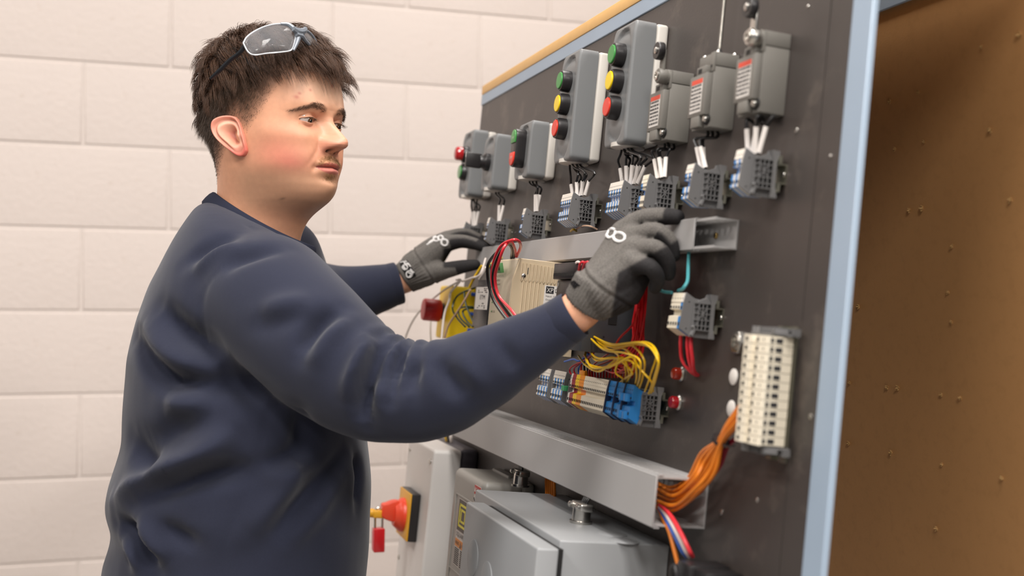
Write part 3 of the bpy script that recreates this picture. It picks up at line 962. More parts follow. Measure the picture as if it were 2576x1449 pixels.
for k, (mt_, a) in enumerate(((M_WWHT, 0), (M_WPINK, 1), (M_WPINK, 2))):
    pts = [P(1447 + a * 9, 682, 0.085), P(1448 + a * 11, 664, 0.088), P(1455 + a * 12, 659, 0.086), P(1462 + a * 12, 668, 0.08), P(1462 + a * 14, 690, 0.06)]
    tag(MB().tube(pts, 0.0015, 6, 5).obj('wire', mt_, None, MBOARD), ('white' if k == 0 else 'red') + ' wire looping over the black connector', 'wire', 'wires over the black connector')


# ---------------------------------------------------------------- wires
def wire(pts, r, material, label, group, n=7, sub=7):
    o = MB().tube(pts, r, n, sub).obj('wire', material, None, MBOARD)
    return tag(o, label, 'wire', group)


def sleeve(parent, p, d, length, r=0.0026):
    d = Vector(d).normalized()
    MB().tube([Vector(p), Vector(p) + d * length], r, 8, 2, flat=0.72).obj('marker_sleeve', M_SLEEVE, parent)


def leads(uc, vtop, wtop, ends, label, group, ln=0.020, bow=0.006, r=0.0016):
    for k, (eu, ev, ew, lean) in enumerate(ends):
        top = Vector((uc + (k - len(ends) / 2) * 0.0026, -wtop + 0.004 * ((k % 3) - 1), vtop + 0.004))
        end = Vector((eu, -ew, ev))
        d = Vector((lean * 1.5, -0.12 + 0.22 * (k % 2), 1)).normalized()
        s1 = end + d * ln
        side = (eu - uc)
        pts = [top, top + Vector((side * 0.35, 0, -0.010)), s1 + d * 0.011 + Vector((side * 0.30 + rr_.uniform(-bow, bow) * 0.4, rr_.uniform(-0.003, 0.003), 0)), s1, end]
        ORD = ('first', 'second', 'third', 'fourth', 'fifth', 'sixth', 'seventh', 'eighth')
        o = wire(pts, r, M_CABLE, ('leftmost' if k == 0 else ORD[k] + ' from left' if k < len(ends) - 1 else 'rightmost') + ' of ' + label, group)
        sleeve(o, end + d * 0.001, d, ln)


leads(-0.6475, 0.1850, 0.025, [(-0.642 + k * 0.0088, 0.1365, 0.024 - 0.001 * (k % 2), -0.25 + k * 0.09) for k in range(6)], 'white sleeved wires under the farther tall button box', 'sleeved wires under the farther button box')
leads(-0.4510, 0.1840, 0.025, [(-0.459 + k * 0.0062, 0.1365, 0.024 - 0.001 * (k % 2), -0.22 + k * 0.10) for k in range(8)], 'white sleeved wires under the nearer tall button box', 'sleeved wires under the nearer button box', 0.024)
leads(-0.3520, 0.1790, 0.014, [(-0.352 + k * 0.0062, 0.1360, 0.024, -0.25 + k * 0.02) for k in range(4)], 'white sleeved wires under the first roller limit switch', 'sleeved wires under the first limit switch', 0.025)
leads(-0.2415, 0.1790, 0.014, [(-0.2375 + k * 0.0050, 0.1360, 0.024, -0.28 - k * 0.02) for k in range(3)], 'white sleeved wires under the spring rod limit switch', 'sleeved wires under the rod limit switch', 0.026, r=0.0018)
leads(-0.1345, 0.1790, 0.012, [(-0.134 + k * 0.0070, 0.1390, 0.024, -0.05 + k * 0.06) for k in range(4)], 'white sleeved wires under the limit switch beside the blue upright', 'sleeved wires under the nearest limit switch', 0.026, r=0.0018)
leads(-0.8380, 0.1790, 0.024, [(-0.822 + k * 0.0045, 0.1290, 0.020, 0.05) for k in range(3)], 'white sleeved wires under the start stop box', 'sleeved wires under the start stop box', 0.026)
leads(-1.0350, 0.1785, 0.022, [(-1.022 + k * 0.0060, 0.1260, 0.020, 0.10) for k in range(2)], 'white sleeved wires under the knob control box', 'sleeved wires under the knob box', 0.027)
leads(-1.1920, 0.1785, 0.022, [(-1.189 + k * 0.0055, 0.1260, 0.020, -0.12 + 0.05 * k) for k in range(4)], 'white sleeved wires under the red lamp box', 'sleeved wires under the red lamp box', 0.027)
link('sleeve_lettering', text_mesh('FWD2-2', 0.012, 0.0022), M_PRINT, [o for o in bpy.data.objects if o.get('group') == 'sleeved wires under the nearer button box'][1], T(-0.4555, -0.0275, 0.1455) @ Matrix.Rotation(math.radians(-78), 4, 'Y'))


def pxw(seq, r, material, label, group=None, n=7, sub=7):
    return wire([P(x, y, w) for x, y, w in seq], r, material, label, group, n, sub)


# yellow wires fanning from behind the wrist to the blue slices
YL, YG = 'yellow wire looping from behind the near wrist to the mixed terminal strip', 'yellow wires over the mixed terminal strip'
ends = [(1560, 962), (1566, 966), (1574, 966), (1580, 962), (1602, 975), (1607, 980), (1622, 985), (1632, 990), (1638, 988), (1598, 970), (1572, 960), (1643, 984)]
starts = [(1476, 848), (1490, 842), (1474, 868), (1472, 884), (1480, 846), (1498, 848), (1484, 852), (1492, 846), (1488, 844), (1470, 892), (1455, 895), (1496, 843)]
mids = [((1496, 905), (1545, 900), (1590, 935)), ((1520, 873), (1556, 895), (1548, 935)), ((1500, 900), (1550, 902), (1592, 912)), ((1480, 915), (1530, 925), (1566, 900)), ((1520, 880), (1570, 888), (1608, 905)), ((1540, 870), (1590, 870), (1620, 905)),
        ((1530, 880), (1600, 866), (1650, 885)), ((1545, 874), (1625, 861), (1656, 898)), ((1540, 866), (1618, 863), (1655, 905)), ((1490, 925), (1540, 920), (1590, 898)), ((1475, 920), (1510, 934), (1560, 898)), ((1515, 868), (1575, 880), (1612, 930))]
for k, (e, s, mm) in enumerate(zip(ends, starts, mids)):
    w = 0.046 + 0.0030 * (k % 5)
    seq = [(s[0], s[1], w)] + [(x, y, w + 0.006) for x, y in mm] + [((mm[2][0] * 0.35 + e[0] * 0.65) + 6, mm[2][1] * 0.45 + e[1] * 0.55, w - 0.004), (e[0], e[1], 0.030)]
    pxw(seq, 0.00125, M_WYEL, YL, YG, 6, 7)
# red wires hanging from behind the glove
RL, RG = 'red wire hanging behind the near glove down to the terminal strip', 'red wires behind the near glove'
for k in range(16):
    x0 = 1598 + (k * 7) % 26
    w = 0.020 + 0.0022 * (k % 6)
    ex = 1482 + k * 7.2
    bend = 862 + (k * 11) % 40
    seq = [(x0 + 8, 655, w), (x0 + 2, 760, w + 0.003), (x0 - 3 + rr_.uniform(-4, 4), 815, w + 0.003), (x0 - 6 - (k % 3) * 5, bend, w + 0.002), ((x0 + ex) / 2 - 10, bend + 28 + (k * 5) % 24, w + 0.002), (ex + 4, 925, 0.022), (ex, 950, 0.020)]
    pxw(seq, 0.00125, M_WRED, RL, RG, 6, 6)
pxw([(1606, 775, 0.05), (1593, 815, 0.05), (1560, 850, 0.05), (1545, 875, 0.048)], 0.0013, M_WRED, 'red wire swinging out left across the dark controller', None)
# dark, blue and red wires dropping into the strip by the elbow
for k, (x, mt_, nm) in enumerate(((1462, M_WRED, 'red'), (1470, M_CABLE, 'black'), (1478, M_CABLE, 'black'), (1488, M_WRED, 'red'), (1456, M_WBLU, 'blue'), (1446, M_WRED, 'red'), (1436, M_WRED, 'red'))):
    pxw([(1492 + k * 2, 855, 0.022), (1470 + k * 3, 895, 0.024), (x, 925, 0.022), (x + 3, 948, 0.018)], 0.0012, mt_, 'thin %s wire between the elbow and the mixed terminal strip' % nm, 'thin wires by the elbow', 6, 6)
pxw([(1420, 910, 0.03), (1442, 904, 0.032), (1458, 908, 0.03), (1480, 890, 0.028)], 0.0013, M_WBLU, 'blue wire crossing behind the sleeve near the elbow', None)

# red and black loop over the power supply
for k, (mt_, nm, dx, dy) in enumerate(((M_WPINK, 'bright red', 0, 0), (M_WPINK, 'bright red', 12, 8), (M_CABLE, 'black', -14, 18), (M_CABLE, 'black', 4, 14))):
    top = [(1300, 645), (1297, 645), (1286, 650), (1292, 648)][k]
    seq = [(top[0], top[1], 0.070), (top[0] + [10, -2, 2, 2][k], 618 + [0, 8, 10, 6][k], 0.100), (1290 + [6, -6, -12, -8][k], 603 + dy * 0.6, 0.118), (1262 + dx * 0.5, 617 + dy * 0.7, 0.130), (1243 + dx, 655 + dy * 0.4, 0.132), (1237 + dx * 0.7, 700, 0.128), (1247 + dx * 0.7, 745, 0.122), (1275 + dx * 1.2, 790 + [0, -6, -8, 0][k], 0.116), (1310 + dx * 0.9, 832, 0.108)]
    pxw(seq, 0.0021, mt_, ('outer ' if k in (0, 2) else 'inner ') + nm + ' cable of the loop in front of the beige power supply', nm + ' cables looping over the power supply', 8, 8)

# teal wire to the cream block, the red pair under it
pxw([(1733, 632, 0.020), (1731, 680, 0.026), (1729, 708, 0.032), (1718, 726, 0.036), (1706, 732, 0.030)], 0.0019, M_WTEAL, 'teal wire dropping from the open end of the upper duct', None)
pxw([(1642, 702, 0.035), (1650, 722, 0.036), (1668, 733, 0.036), (1690, 736, 0.033)], 0.0019, M_WTEAL, 'teal wire running left behind the glove fingers', None)
for k, dx in enumerate((0, 17, 26)):
    pxw([(1713 + dx, 838, 0.022), (1712 + dx, 870, 0.024), (1716 + dx, 905, 0.020), (1735 + dx * 0.4, 932, 0.012), (1752 + dx * 0.15, 944, 0.001)], 0.0021, M_WPINK, ('left', 'middle', 'right')[k] + ' red cable from the cream terminal block into a hole in the board', 'red cables under the cream block')
pxw([(1722, 838, 0.022), (1722, 880, 0.022), (1728, 915, 0.016), (1752, 941, 0.002)], 0.0018, M_CABLE, 'black cable among the red ones under the cream block', None)

# orange loom from the lower duct up to the upright block
OL, OG = 'orange wire of the loom rising from the lower duct', 'orange wires of the loom'
for k in range(13):
    j = (k * 0.618) % 1.0
    i2 = (k * 0.382 + 0.2) % 1.0
    f = k / 12.0
    w = 0.012 + 0.030 * j
    seq = [(1650 + 10 * i2, 1214 + 70 * f, w), (1688 + 10 * j, 1226 + 56 * f + 8 * j, w), (1730 + 18 * j, 1204 + 58 * f - 12 * j, w + 0.003), (1764 + 34 * f, 1140 + 46 * f + 12 * j, 0.016 + 0.020 * j), (1806 + 10 * f, 1108 + 12 * f, 0.022 + 0.012 * j), (1830 + 14 * f, 1066 + 16 * f, 0.022 + 0.014 * j), (1866 + 6 * j, 1016 + 36 * f, 0.022 + 0.010 * j), (1890, 1006 + 34 * f, 0.022)]
    pxw(seq, 0.0020, M_WORG, OL, OG, 7, 6)
for k in range(3):
    pxw([(1700, 1272 - 10 * k, 0.012), (1760, 1240 - 8 * k, 0.012), (1800 + 4 * k, 1180, 0.014), (1826 + 4 * k, 1120, 0.018), (1862, 1100, 0.020)], 0.0018, mat('wire_crimson', '8f1730', 0.4), 'crimson wire behind the orange loom', 'crimson wires behind the loom', 6, 6)
q = P(1813, 1108, 0.028)
tie = MB().lathe([(0.0085, -0.0016), (0.0092, -0.0016), (0.0092, 0.0016), (0.0085, 0.0016)], q, (0.62, 0.1, 0.78), 18).tube([q + Vector((0.006, -0.004, 0)), q + Vector((0.02, -0.004, -0.004)), q + Vector((0.032, -0.002, -0.001))], 0.0012, 5, 3).obj('cable_tie', M_BLKP, None, MBOARD)
tag(tie, 'black cable tie around the orange loom', 'cable tie')
for k, (mt_, nm) in enumerate(((M_WPINK, 'red'), (M_WWHT, 'white'), (M_WBLU, 'blue'), (M_WORG, 'orange'))):
    dx = -9 * k
    pxw([(1660, 1270 + 4 * k, 0.040), (1686 + dx * 0.5, 1296 + 6 * k, 0.042), (1712 + dx, 1340, 0.042), (1734 + dx, 1385 + (0 if k < 3 else 40), 0.036), (1742 + dx * 0.8, 1400 + (0 if k < 3 else 60), 0.03)], 0.0023, mt_, '%s wire curving down from the end of the lower duct' % nm, None)

# orange bundle behind the grey box and the far white and yellow wires
for k in range(5):
    pxw([(1376 + k * 5, 1185, 0.018 + 0.002 * k), (1374 + k * 5, 1215, 0.02 + 0.002 * k), (1376 + k * 5, 1262, 0.020)], 0.0022, M_WORG, 'orange cable behind the big grey steel box', 'orange cables behind the steel box')
pxw([(1160, 705, 0.050), (1110, 735, 0.060), (1050, 790, 0.075), (1020, 850, 0.080), (1016, 900, 0.08)], 0.0017, M_WGRY, 'thin grey wire arcing down left of the red stop button', None)
pxw([(1148, 704, 0.055), (1158, 706, 0.058), (1134, 735, 0.062), (1130, 755, 0.066), (1118, 790, 0.072), (1111, 850, 0.075), (1108, 900, 0.075)], 0.0019, M_WWHT, 'white wire hanging in front of the red stop button', None)
pxw([(1084, 800, 0.05), (1083, 840, 0.06), (1088, 900, 0.06)], 0.0017, M_WGRY, 'thin grey wire hanging below the red stop button', None)
pxw([(1222, 650, 0.04), (1208, 690, 0.05), (1185, 700, 0.055), (1163, 708, 0.055)], 0.0018, M_WWHT, 'pale wire curving from the duct toward the stop box', None)
pxw([(1184, 728, 0.052), (1160, 770, 0.060), (1130, 815, 0.066), (1118, 850, 0.068)], 0.0018, M_WTAN, 'tan wire slanting across the yellow stop box', None)
pxw([(1212, 668, 0.045), (1198, 690, 0.05), (1192, 700, 0.052), (1181, 722, 0.054)], 0.0022, M_WYEL, 'yellow wire end above the yellow stop box', None)
pxw([(1262, 648, 0.03), (1235, 665, 0.04), (1218, 685, 0.05), (1206, 701, 0.052)], 0.0018, M_WYEL, 'yellow wire between the duct and the black protector', None)
pxw([(1222, 672, 0.05), (1214, 690, 0.052), (1206, 702, 0.053)], 0.0024, M_WWHT, 'short thick white wire end beside the yellow ones', None)
for k, seq in enumerate(([(1195, 724, 0.03), (1178, 730, 0.045), (1150, 745, 0.056), (1138, 775, 0.062), (1150, 800, 0.060), (1170, 822, 0.055)],
                         [(1168, 735, 0.055), (1172, 765, 0.056), (1186, 800, 0.05), (1196, 818, 0.046)],
                         [(1190, 772, 0.045), (1172, 772, 0.055), (1154, 778, 0.060), (1158, 800, 0.060), (1180, 822, 0.052)],
                         [(1196, 775, 0.04), (1178, 776, 0.052), (1164, 785, 0.058), (1176, 810, 0.052), (1190, 822, 0.046)])):
    pxw(seq, 0.0016, M_WDG, 'dark green wire looping over the yellow stop box', 'dark green wires on the stop box')
pxw([(1448, 578, 0.012), (1465, 569, 0.022), (1484, 569, 0.022), (1502, 577, 0.010)], 0.0011, M_WTAN, 'thin tan wire looping above the upper duct', None)
pxw([(1436, 582, 0.012), (1442, 577, 0.020), (1450, 581, 0.012)], 0.0016, M_WYEL, 'small yellow wire loop above the upper duct', None)

# ---------------------------------------------------------------- pilot lamps, plugs and nut on the board


def on_board(name, px, py, mb, material, label, cat, group=None):
    q = P(px, py)
    return tag(mb.obj(name, material, None, MBOARD @ T(*q)), label, cat, group)


for px, py, lens, nm in ((1716, 941, mat('lens_orange_red', 'a8280f', 0.2, coat=0.5), 'upper orange red pilot lamp set in the board'), (1709, 1013, mat('lens_deep_red', 'a8101c', 0.2, coat=0.5), 'lower deep red pilot lamp set in the board')):
    o = on_board('pilot_lamp', px, py, MB().lathe([(0.0088, 0), (0.0088, 0.002), (0.0070, 0.0035), (0, 0.0035)], (0, 0, 0), (0, -1, 0), 22), M_STEEL, nm, 'pilot lamp')
    MB().lathe([(0.0068, 0.003), (0.0068, 0.0095), (0.0058, 0.0112), (0, 0.0118)], (0, 0, 0), (0, -1, 0), 22).obj('lens', lens, o)
for px, py, nm in ((1846, 948, 'upper white blanking plug beside the upright cream block'), (1840, 1028, 'lower white blanking plug beside the upright cream block')):
    on_board('blanking_plug', px, py, MB().lathe([(0.0085, 0), (0.0085, 0.0008), (0.0070, 0.0018), (0, 0.0020)], (0, 0, 0), (0, -1, 0), 22), M_LABEL, nm, 'hole plug')
nt_ = on_board('panel_nut', 1860, 862, MB().lathe([(0.0125, 0), (0.0125, 0.004), (0.0115, 0.0048), (0.0080, 0.0048), (0.0080, 0.0010), (0, 0.0010)], (0, 0, 0), (0, -1, 0), 6, False), M_STEEL, 'round metal panel nut above the white plugs', 'nut')
MB().lathe([(0.0079, 0.001), (0.0079, 0.0065), (0.0060, 0.0065), (0.0058, 0.0015), (0, 0.0015)], (0, 0, 0), (0, -1, 0), 20).obj('bushing', M_STEEL, nt_)
bp_ = empty('cable_plug', bm_at(-0.1600, -0.290), 'black cable plug at the bottom edge, blurred, below the lower duct', 'plug')
MB().box(-0.004, 0.026, -0.046, 0, -0.03, 0.026, 0.004).obj('plug_body', M_BLKP, bp_)
MB().box(0.026, 0.052, -0.040, 0, -0.03, 0.024, 0.003).obj('socket_body', M_BLKP, bp_)
MB().tube([(0.004, -0.047, -0.03), (0.006, -0.054, 0.01), (0.013, -0.055, 0.022), (0.020, -0.054, 0.01), (0.022, -0.047, -0.03)], 0.0028, 8, 5).obj('locking_clip', M_BLKP, bp_)
MB().lathe([(0.004, 0), (0.004, 0.001), (0, 0.001)], (0.022, -0.046, -0.006), (0, -1, 0), 14).obj('yellow_dot', M_TBY, bp_)

# ---------------------------------------------------------------- the boxes at the bottom
M_ENCL = mat('enclosure_white', 'dcd8d4', 0.4, var=0.02, bump=0.08, bscale=500)
M_ENCD = mat('enclosure_dark', '4b4850', 0.45)
M_SQ = mat('plastic_grey', '98958f', 0.38, var=0.02, bump=0.05, bscale=300)
M_STG = mat('painted_steel_grey', '97999b', 0.36, var=0.03, vscale=6, bump=0.05, bscale=250)
M_HANDLE = mat('handle_orange_red', 'e0482c', 0.35)
M_PLATE = mat('plate_amber', 'e2a62a', 0.4)

iso = empty('isolator_box', bm_at(-1.0680, -0.594), 'pale grey isolator box with a red handle on a yellow plate, at the lower left', 'isolator')
hf_box(MB(), -0.205, 0, 0, 0.3225, 0.032, 0.0800, 0.005, None, 8, 10, 0.008).obj('cover', M_ENCL, iso)
MB().box(-0.200, 0.0, -0.0318, 0, 0.0, 0.3270, 0.008, 3).obj('back_box', M_ENCD, iso)
for x, z in ((-0.186, 0.300), (-0.018, 0.300), (-0.186, 0.10), (-0.018, 0.05)):
    MB().lathe([(0.0046, 0), (0.0046, 0.0015), (0.0030, 0.0030), (0, 0.0032)], (x, -0.0797, z), (0, -1, 0), 14).obj('cover_screw', M_STEEL, iso)
MPL = T(-0.108, -0.080, 0.1935)
pl = MB().box(-0.046, 0.046, -0.016, 0, -0.042, 0.042, 0.002).obj('plate_base', M_BLKP, iso, MPL)
MB().box(-0.0455, 0.0455, -0.0185, -0.0155, -0.0415, 0.0415, 0.0015).obj('yellow_plate', M_PLATE, pl)
hb = MB().lathe([(0.030, 0), (0.030, 0.006), (0.025, 0.012), (0.020, 0.018), (0, 0.018)], (0, -0.018, -0.002), (0, -1, 0), 28)
hb.prism([(-0.018, -0.014), (-0.042, -0.014), (-0.054, -0.010), (-0.059, -0.006), (-0.059, 0.016), (-0.052, 0.017), (-0.042, 0.022), (-0.032, 0.024), (-0.018, 0.016)], 'x', -0.0115, 0.0115, 0.003)
hb.obj('handle', M_HANDLE, iso, MPL)
MB().box(-0.008, 0.008, -0.074, -0.052, -0.010, 0.004, 0.003).lathe([(0.007, 0), (0.008, 0.003), (0.008, 0.008), (0.006, 0.011), (0, 0.011)], (0, -0.070, -0.002), (0, -1, 0), 14).obj('locking_tab', M_PLATE, iso, MPL)

lock = empty('padlock', MBOARD @ T(-1.176, -0.1385, -0.4480), 'small red padlock hanging from the isolator handle', 'padlock')
MB().box(-0.0105, 0.0105, -0.010, 0.010, -0.022, 0.020, 0.002).obj('body', mat('padlock_red', 'c4161e', 0.3, coat=0.3), lock)
MB().tube([(0, -0.0065, 0.018), (0, -0.0065, 0.046), (0, -0.0055, 0.052), (0, 0, 0.056), (0, 0.0055, 0.052), (0, 0.0065, 0.046), (0, 0.0065, 0.018)], 0.0022, 8, 5).obj('shackle', M_STEEL, lock)
MB().box(-0.008, 0.008, -0.0104, -0.0099, -0.018, 0.014).obj('label', mat('padlock_label', 'd0505a', 0.4), lock)
lock.rotation_euler.rotate_axis('X', 0.09)

sq = empty('switch_enclosure', bm_at(-0.7536, -0.591), 'grey plastic safety switch box with a yellow square emblem label, behind the steel box', 'electrical box')
LQ = 0.166


def sq_rec(x, z):
    return 0.0022 * (1 - sstep(0.052, 0.0545, abs(x + 0.100))) * (1 - sstep(0.275, 0.278, z)) if True else 0


hf_box(MB(), -LQ, 0, 0, 0.3110, 0.0205, 0.0800, 0.010, None, 14, 30, 0.010).obj('cover', M_SQ, sq)
MB().box(-LQ - 0.003, 0.003, -0.0200, 0, 0, 0.3135, 0.006, 3).box(-LQ + 0.02, -0.06, -0.0235, -0.018, 0.30, 0.3150, 0.001).obj('back_box', M_SQ, sq)
fr_ = MB()
for (x0, x1, z0, z1) in ((-0.1405, -0.020, 0.2720, 0.2745), (-0.1405, -0.1385, 0.02, 0.2745), (-0.1385, -0.020, 0.1580, 0.1600), (-0.1385, -0.02, 0.118, 0.120)):
    fr_.box(x0, x1, -0.0812, -0.0795, z0, z1, 0.0004, 1)
fr_.obj('label_frame', M_SQ, sq)
lb = MB().box(-0.1370, -0.0560, -0.0806, -0.0798, 0.1330, 0.2640).obj('brand_label', M_LABEL, sq)
MB().box(-0.1340, -0.0590, -0.0809, -0.0804, 0.2020, 0.2620).obj('label_field', mat('label_brown', '3b3632', 0.5), lb)
M_SQY = mat('emblem_yellow', 'e8dd18', 0.4)
em = MB()
for (x0, x1, z0, z1) in ((-0.1265, -0.0665, 0.2500, 0.2545), (-0.1265, -0.0665, 0.2095, 0.2140), (-0.1265, -0.1215, 0.2095, 0.2545), (-0.0715, -0.0665, 0.2095, 0.2545),
                         (-0.1150, -0.1105, 0.2190, 0.2450), (-0.1175, -0.0850, 0.2410, 0.2450), (-0.1175, -0.0850, 0.2190, 0.2230), (-0.0875, -0.0835, 0.2210, 0.2435)):
    em.box(x0, x1, -0.0812, -0.0808, z0, z1)
em.obj('emblem', M_SQY, lb)
link('label_lettering', text_mesh('SQUARE D', 0.070, 0.0100), M_PRINT, lb, T(-0.0965, -0.0811, 0.1935))
MB().box(-0.1355, -0.0575, -0.0809, -0.0804, 0.1700, 0.1850).obj('warning_band', mat('warning_orange', 'e08a2e', 0.5), lb)
link('warning_lettering', text_mesh('WARNING', 0.026, 0.007), M_PRINT, lb, T(-0.1200, -0.0811, 0.1775))
link('warning_lettering', text_mesh('ADVERTENCIA', 0.030, 0.006), M_PRINT, lb, T(-0.0745, -0.0811, 0.1775))
MB().prism([(-0.1010, 0.1715), (-0.0930, 0.1715), (-0.0970, 0.1830)], 'y', -0.0812, -0.0808).obj('warning_triangle', M_PRINT, lb)
b = MB()
for c0, c1 in ((-0.1345, -0.1010), (-0.0950, -0.0590)):
    for k in range(9):
        z = 0.1660 - k * 0.0037
        x = c0
        while x < c1 - 0.003:
            l = rr_.uniform(0.002, 0.008)
            b.box(x, min(x + l, c1), -0.0809, -0.0805, z - 0.0010, z + 0.0010)
            x += l + 0.0012
b.obj('fine_print', M_PRINT, lb)
dl = MB().box(-0.0415, -0.0080, -0.0806, -0.0798, 0.2150, 0.2960).obj('danger_label', M_LABEL, sq)
MB().box(-0.0415, -0.0080, -0.0809, -0.0804, 0.2830, 0.2960).obj('danger_band', mat('danger_red', 'c62f2b', 0.5), dl)
link('danger_lettering', text_mesh('PELIGRO', 0.0235, 0.0065), M_LABEL, dl, T(-0.0215, -0.0811, 0.2895))
MB().prism([(-0.0405, 0.2865), (-0.0350, 0.2865), (-0.0378, 0.2935)], 'y', -0.0812, -0.0808).obj('danger_triangle', M_LABEL, dl)
fg = MB()
fg.lathe([(0.0024, 0), (0.0024, 0.0003), (0, 0.0003)], (-0.0300, -0.0806, 0.2765), (0, -1, 0), 12)
for a in ([(-0.0305, 0.2745), (-0.0325, 0.2655), (-0.0335, 0.2600)], [(-0.0335, 0.2600), (-0.0380, 0.2560), (-0.0395, 0.2500)], [(-0.0335, 0.2600), (-0.0300, 0.2550), (-0.0320, 0.2480)], [(-0.0310, 0.2735), (-0.0360, 0.2740), (-0.0395, 0.2770)], [(-0.0310, 0.2735), (-0.0275, 0.2690), (-0.0255, 0.2640)]):
    fg.tube([(x, -0.0809, z) for x, z in a], 0.0009, 5, 3)
fg.obj('shock_figure', M_PRINT, dl)
b = MB()
for k in range(9):
    z = 0.2790 - k * 0.0040
    b.box(-0.0225, -0.0095 - rr_.uniform(0, 0.004), -0.0809, -0.0805, z - 0.0010, z + 0.0010)
b.obj('fine_print', M_PRINT, dl)

lb.matrix_local = T(-0.1190, 0, 0.2700) @ Matrix.Diagonal((0.84, 1, 0.78, 1)) @ T(0.137, 0, -0.264)
dl.matrix_local = T(0.003, 0, 0.006)
bx = empty('steel_enclosure', bm_at(-0.2773, -0.62), 'large grey painted steel box with a lid, at the bottom of the board', 'electrical box')
MB().box(-0.345, 0, -0.128, 0, 0, 0.3480, 0.0022, 3).obj('body', M_STG, bx)
lid = MB().box(-0.270, 0.0205, -0.1600, -0.1355, 0, 0.3425, 0.0025, 3)
lid.obj('lid', M_STG, bx)
MB().box(-0.262, 0.010, -0.1360, -0.1270, 0, 0.3400).obj('lid_gap_fill', M_DARK, bx)  # dark filler in the gap between lid and body
for x, z in ((-0.214, 0.283), (-0.148, 0.270), (-0.080, 0.262)):
    MB().lathe([(0.0225, 0), (0.0225, 0.0012), (0.0205, 0.0018), (0, 0.0018)], (x, -0.1598, z), (0, -1, 0), 28).obj('knockout', M_STG, bx)
MB().lathe([(0.0150, 0), (0.0150, 0.0006), (0.0140, 0.0010), (0, 0.0010)], (-0.0002, -0.045, 0.285), (1, 0, 0), 24).obj('knockout', M_STG, bx)
for x, y in ((-0.052, -0.048), (-0.012, -0.050)):
    MB().lathe([(0.0170, 0), (0.0170, 0.0006), (0.0160, 0.0010), (0, 0.0010)], (x, y, 0.3478), (0, 0, 1), 24).obj('knockout', M_STG, bx)


def connector(u, w, v, label):
    o = empty('conduit_connector', MBOARD @ T(u, -w, v), label, 'cable clamp')
    MB().lathe([(0.0135, 0), (0.0135, 0.003), (0.0110, 0.0034), (0.0105, 0.018), (0, 0.018)], (0, 0, 0), (0, 0, 1), 18).obj('threaded_base', M_STEEL, o)
    MB().box(-0.017, 0.017, -0.0085, 0.0085, 0.015, 0.0245, 0.0025, 3).obj('clamp_body', M_STEEL, o)
    for x in (-0.0125, 0.0125):
        MB().lathe([(0.0036, 0), (0.0036, 0.003), (0.0020, 0.0045), (0, 0.0045)], (x, -0.0085, 0.0200), (0, -1, 0), 10).obj('clamp_screw', M_STEEL, o)
    return o


connector(-0.393, 0.062, -0.2719, 'bright metal cable clamp on top of the big steel box')
connector(-0.752 + 0.014, 0.028, -0.2800, 'bright metal cable clamp on the edge of the plastic switch box')
for k in range(4):
    wire([(-0.397 + k * 0.0035, -0.062 + 0.002 * (k % 2), -0.262), (-0.398 + k * 0.0045, -0.060, -0.246), (-0.401 + k * 0.0055, -0.050, -0.2350)], 0.0018, M_CABLE, 'black wire rising from the clamp on the steel box', 'black wires into the steel box')
    wire([(-0.744 + k * 0.0035, -0.028 + 0.002 * (k % 2), -0.276), (-0.746 + k * 0.0045, -0.029, -0.256), (-0.750 + k * 0.006, -0.028, -0.2350)], 0.0018, M_CABLE, 'black wire rising from the clamp on the switch box', 'black wires into the switch box')
for k in range(3):
    pxw([(1118 + k * 7, 1085, 0.03), (1122 + k * 6, 1100, 0.03), (1128 + k * 5, 1125, 0.02)], 0.003, (M_WYEL, M_CABLE, M_WWHT)[k], ('yellow', 'black', 'white')[k] + ' cable dropping behind the top of the isolator box', None)
# ================================================================ the person
from mathutils.bvhtree import BVHTree
from mathutils.kdtree import KDTree


def px3(x, y, Y):
    return at(x, y, Y)


def verts_np(me):
    a = np.empty(len(me.vertices) * 3)
    me.vertices.foreach_get('co', a)
    return a.reshape(-1, 3)


def normals_np(me):
    a = np.empty(len(me.vertices) * 3)
    me.vertex_normals.foreach_get('vector', a)
    return a.reshape(-1, 3)


def set_verts(me, a):
    me.vertices.foreach_set('co', np.ascontiguousarray(a, dtype=np.float64).ravel())
    me.update()


def edges_np(me):
    e = np.empty(len(me.edges) * 2, dtype=np.int64)
    me.edges.foreach_get('vertices', e)
    return e.reshape(-1, 2)


def smooth_np(v, e, it, f=0.5, mask=None):
    n = len(v)
    deg = np.bincount(e.ravel(), minlength=n).astype(float)
    deg[deg == 0] = 1
    for _ in range(it):
        s = np.zeros_like(v)
        for k in range(3):
            s[:, k] = np.bincount(e[:, 0], weights=v[e[:, 1], k], minlength=n) + np.bincount(e[:, 1], weights=v[e[:, 0], k], minlength=n)
        d = (s / deg[:, None] - v) * f
        if mask is not None: d *= mask[:, None]
        v = v + d
    return v


def voxel_union(mb, voxel, it=4, f=0.5):
    me = mb.mesh('part', 0)
    o = bpy.data.objects.new('tmp_union', me)
    COL.objects.link(o)
    md = o.modifiers.new('r', 'REMESH')
    md.mode = 'VOXEL'
    md.voxel_size = voxel
    dg = bpy.context.evaluated_depsgraph_get()
    out = bpy.data.meshes.new_from_object(o.evaluated_get(dg))
    bpy.data.objects.remove(o)
    bpy.data.meshes.remove(me)
    v = smooth_np(verts_np(out), edges_np(out), it, f)
    set_verts(out, v)
    for p in out.polygons: p.use_smooth = True
    return out


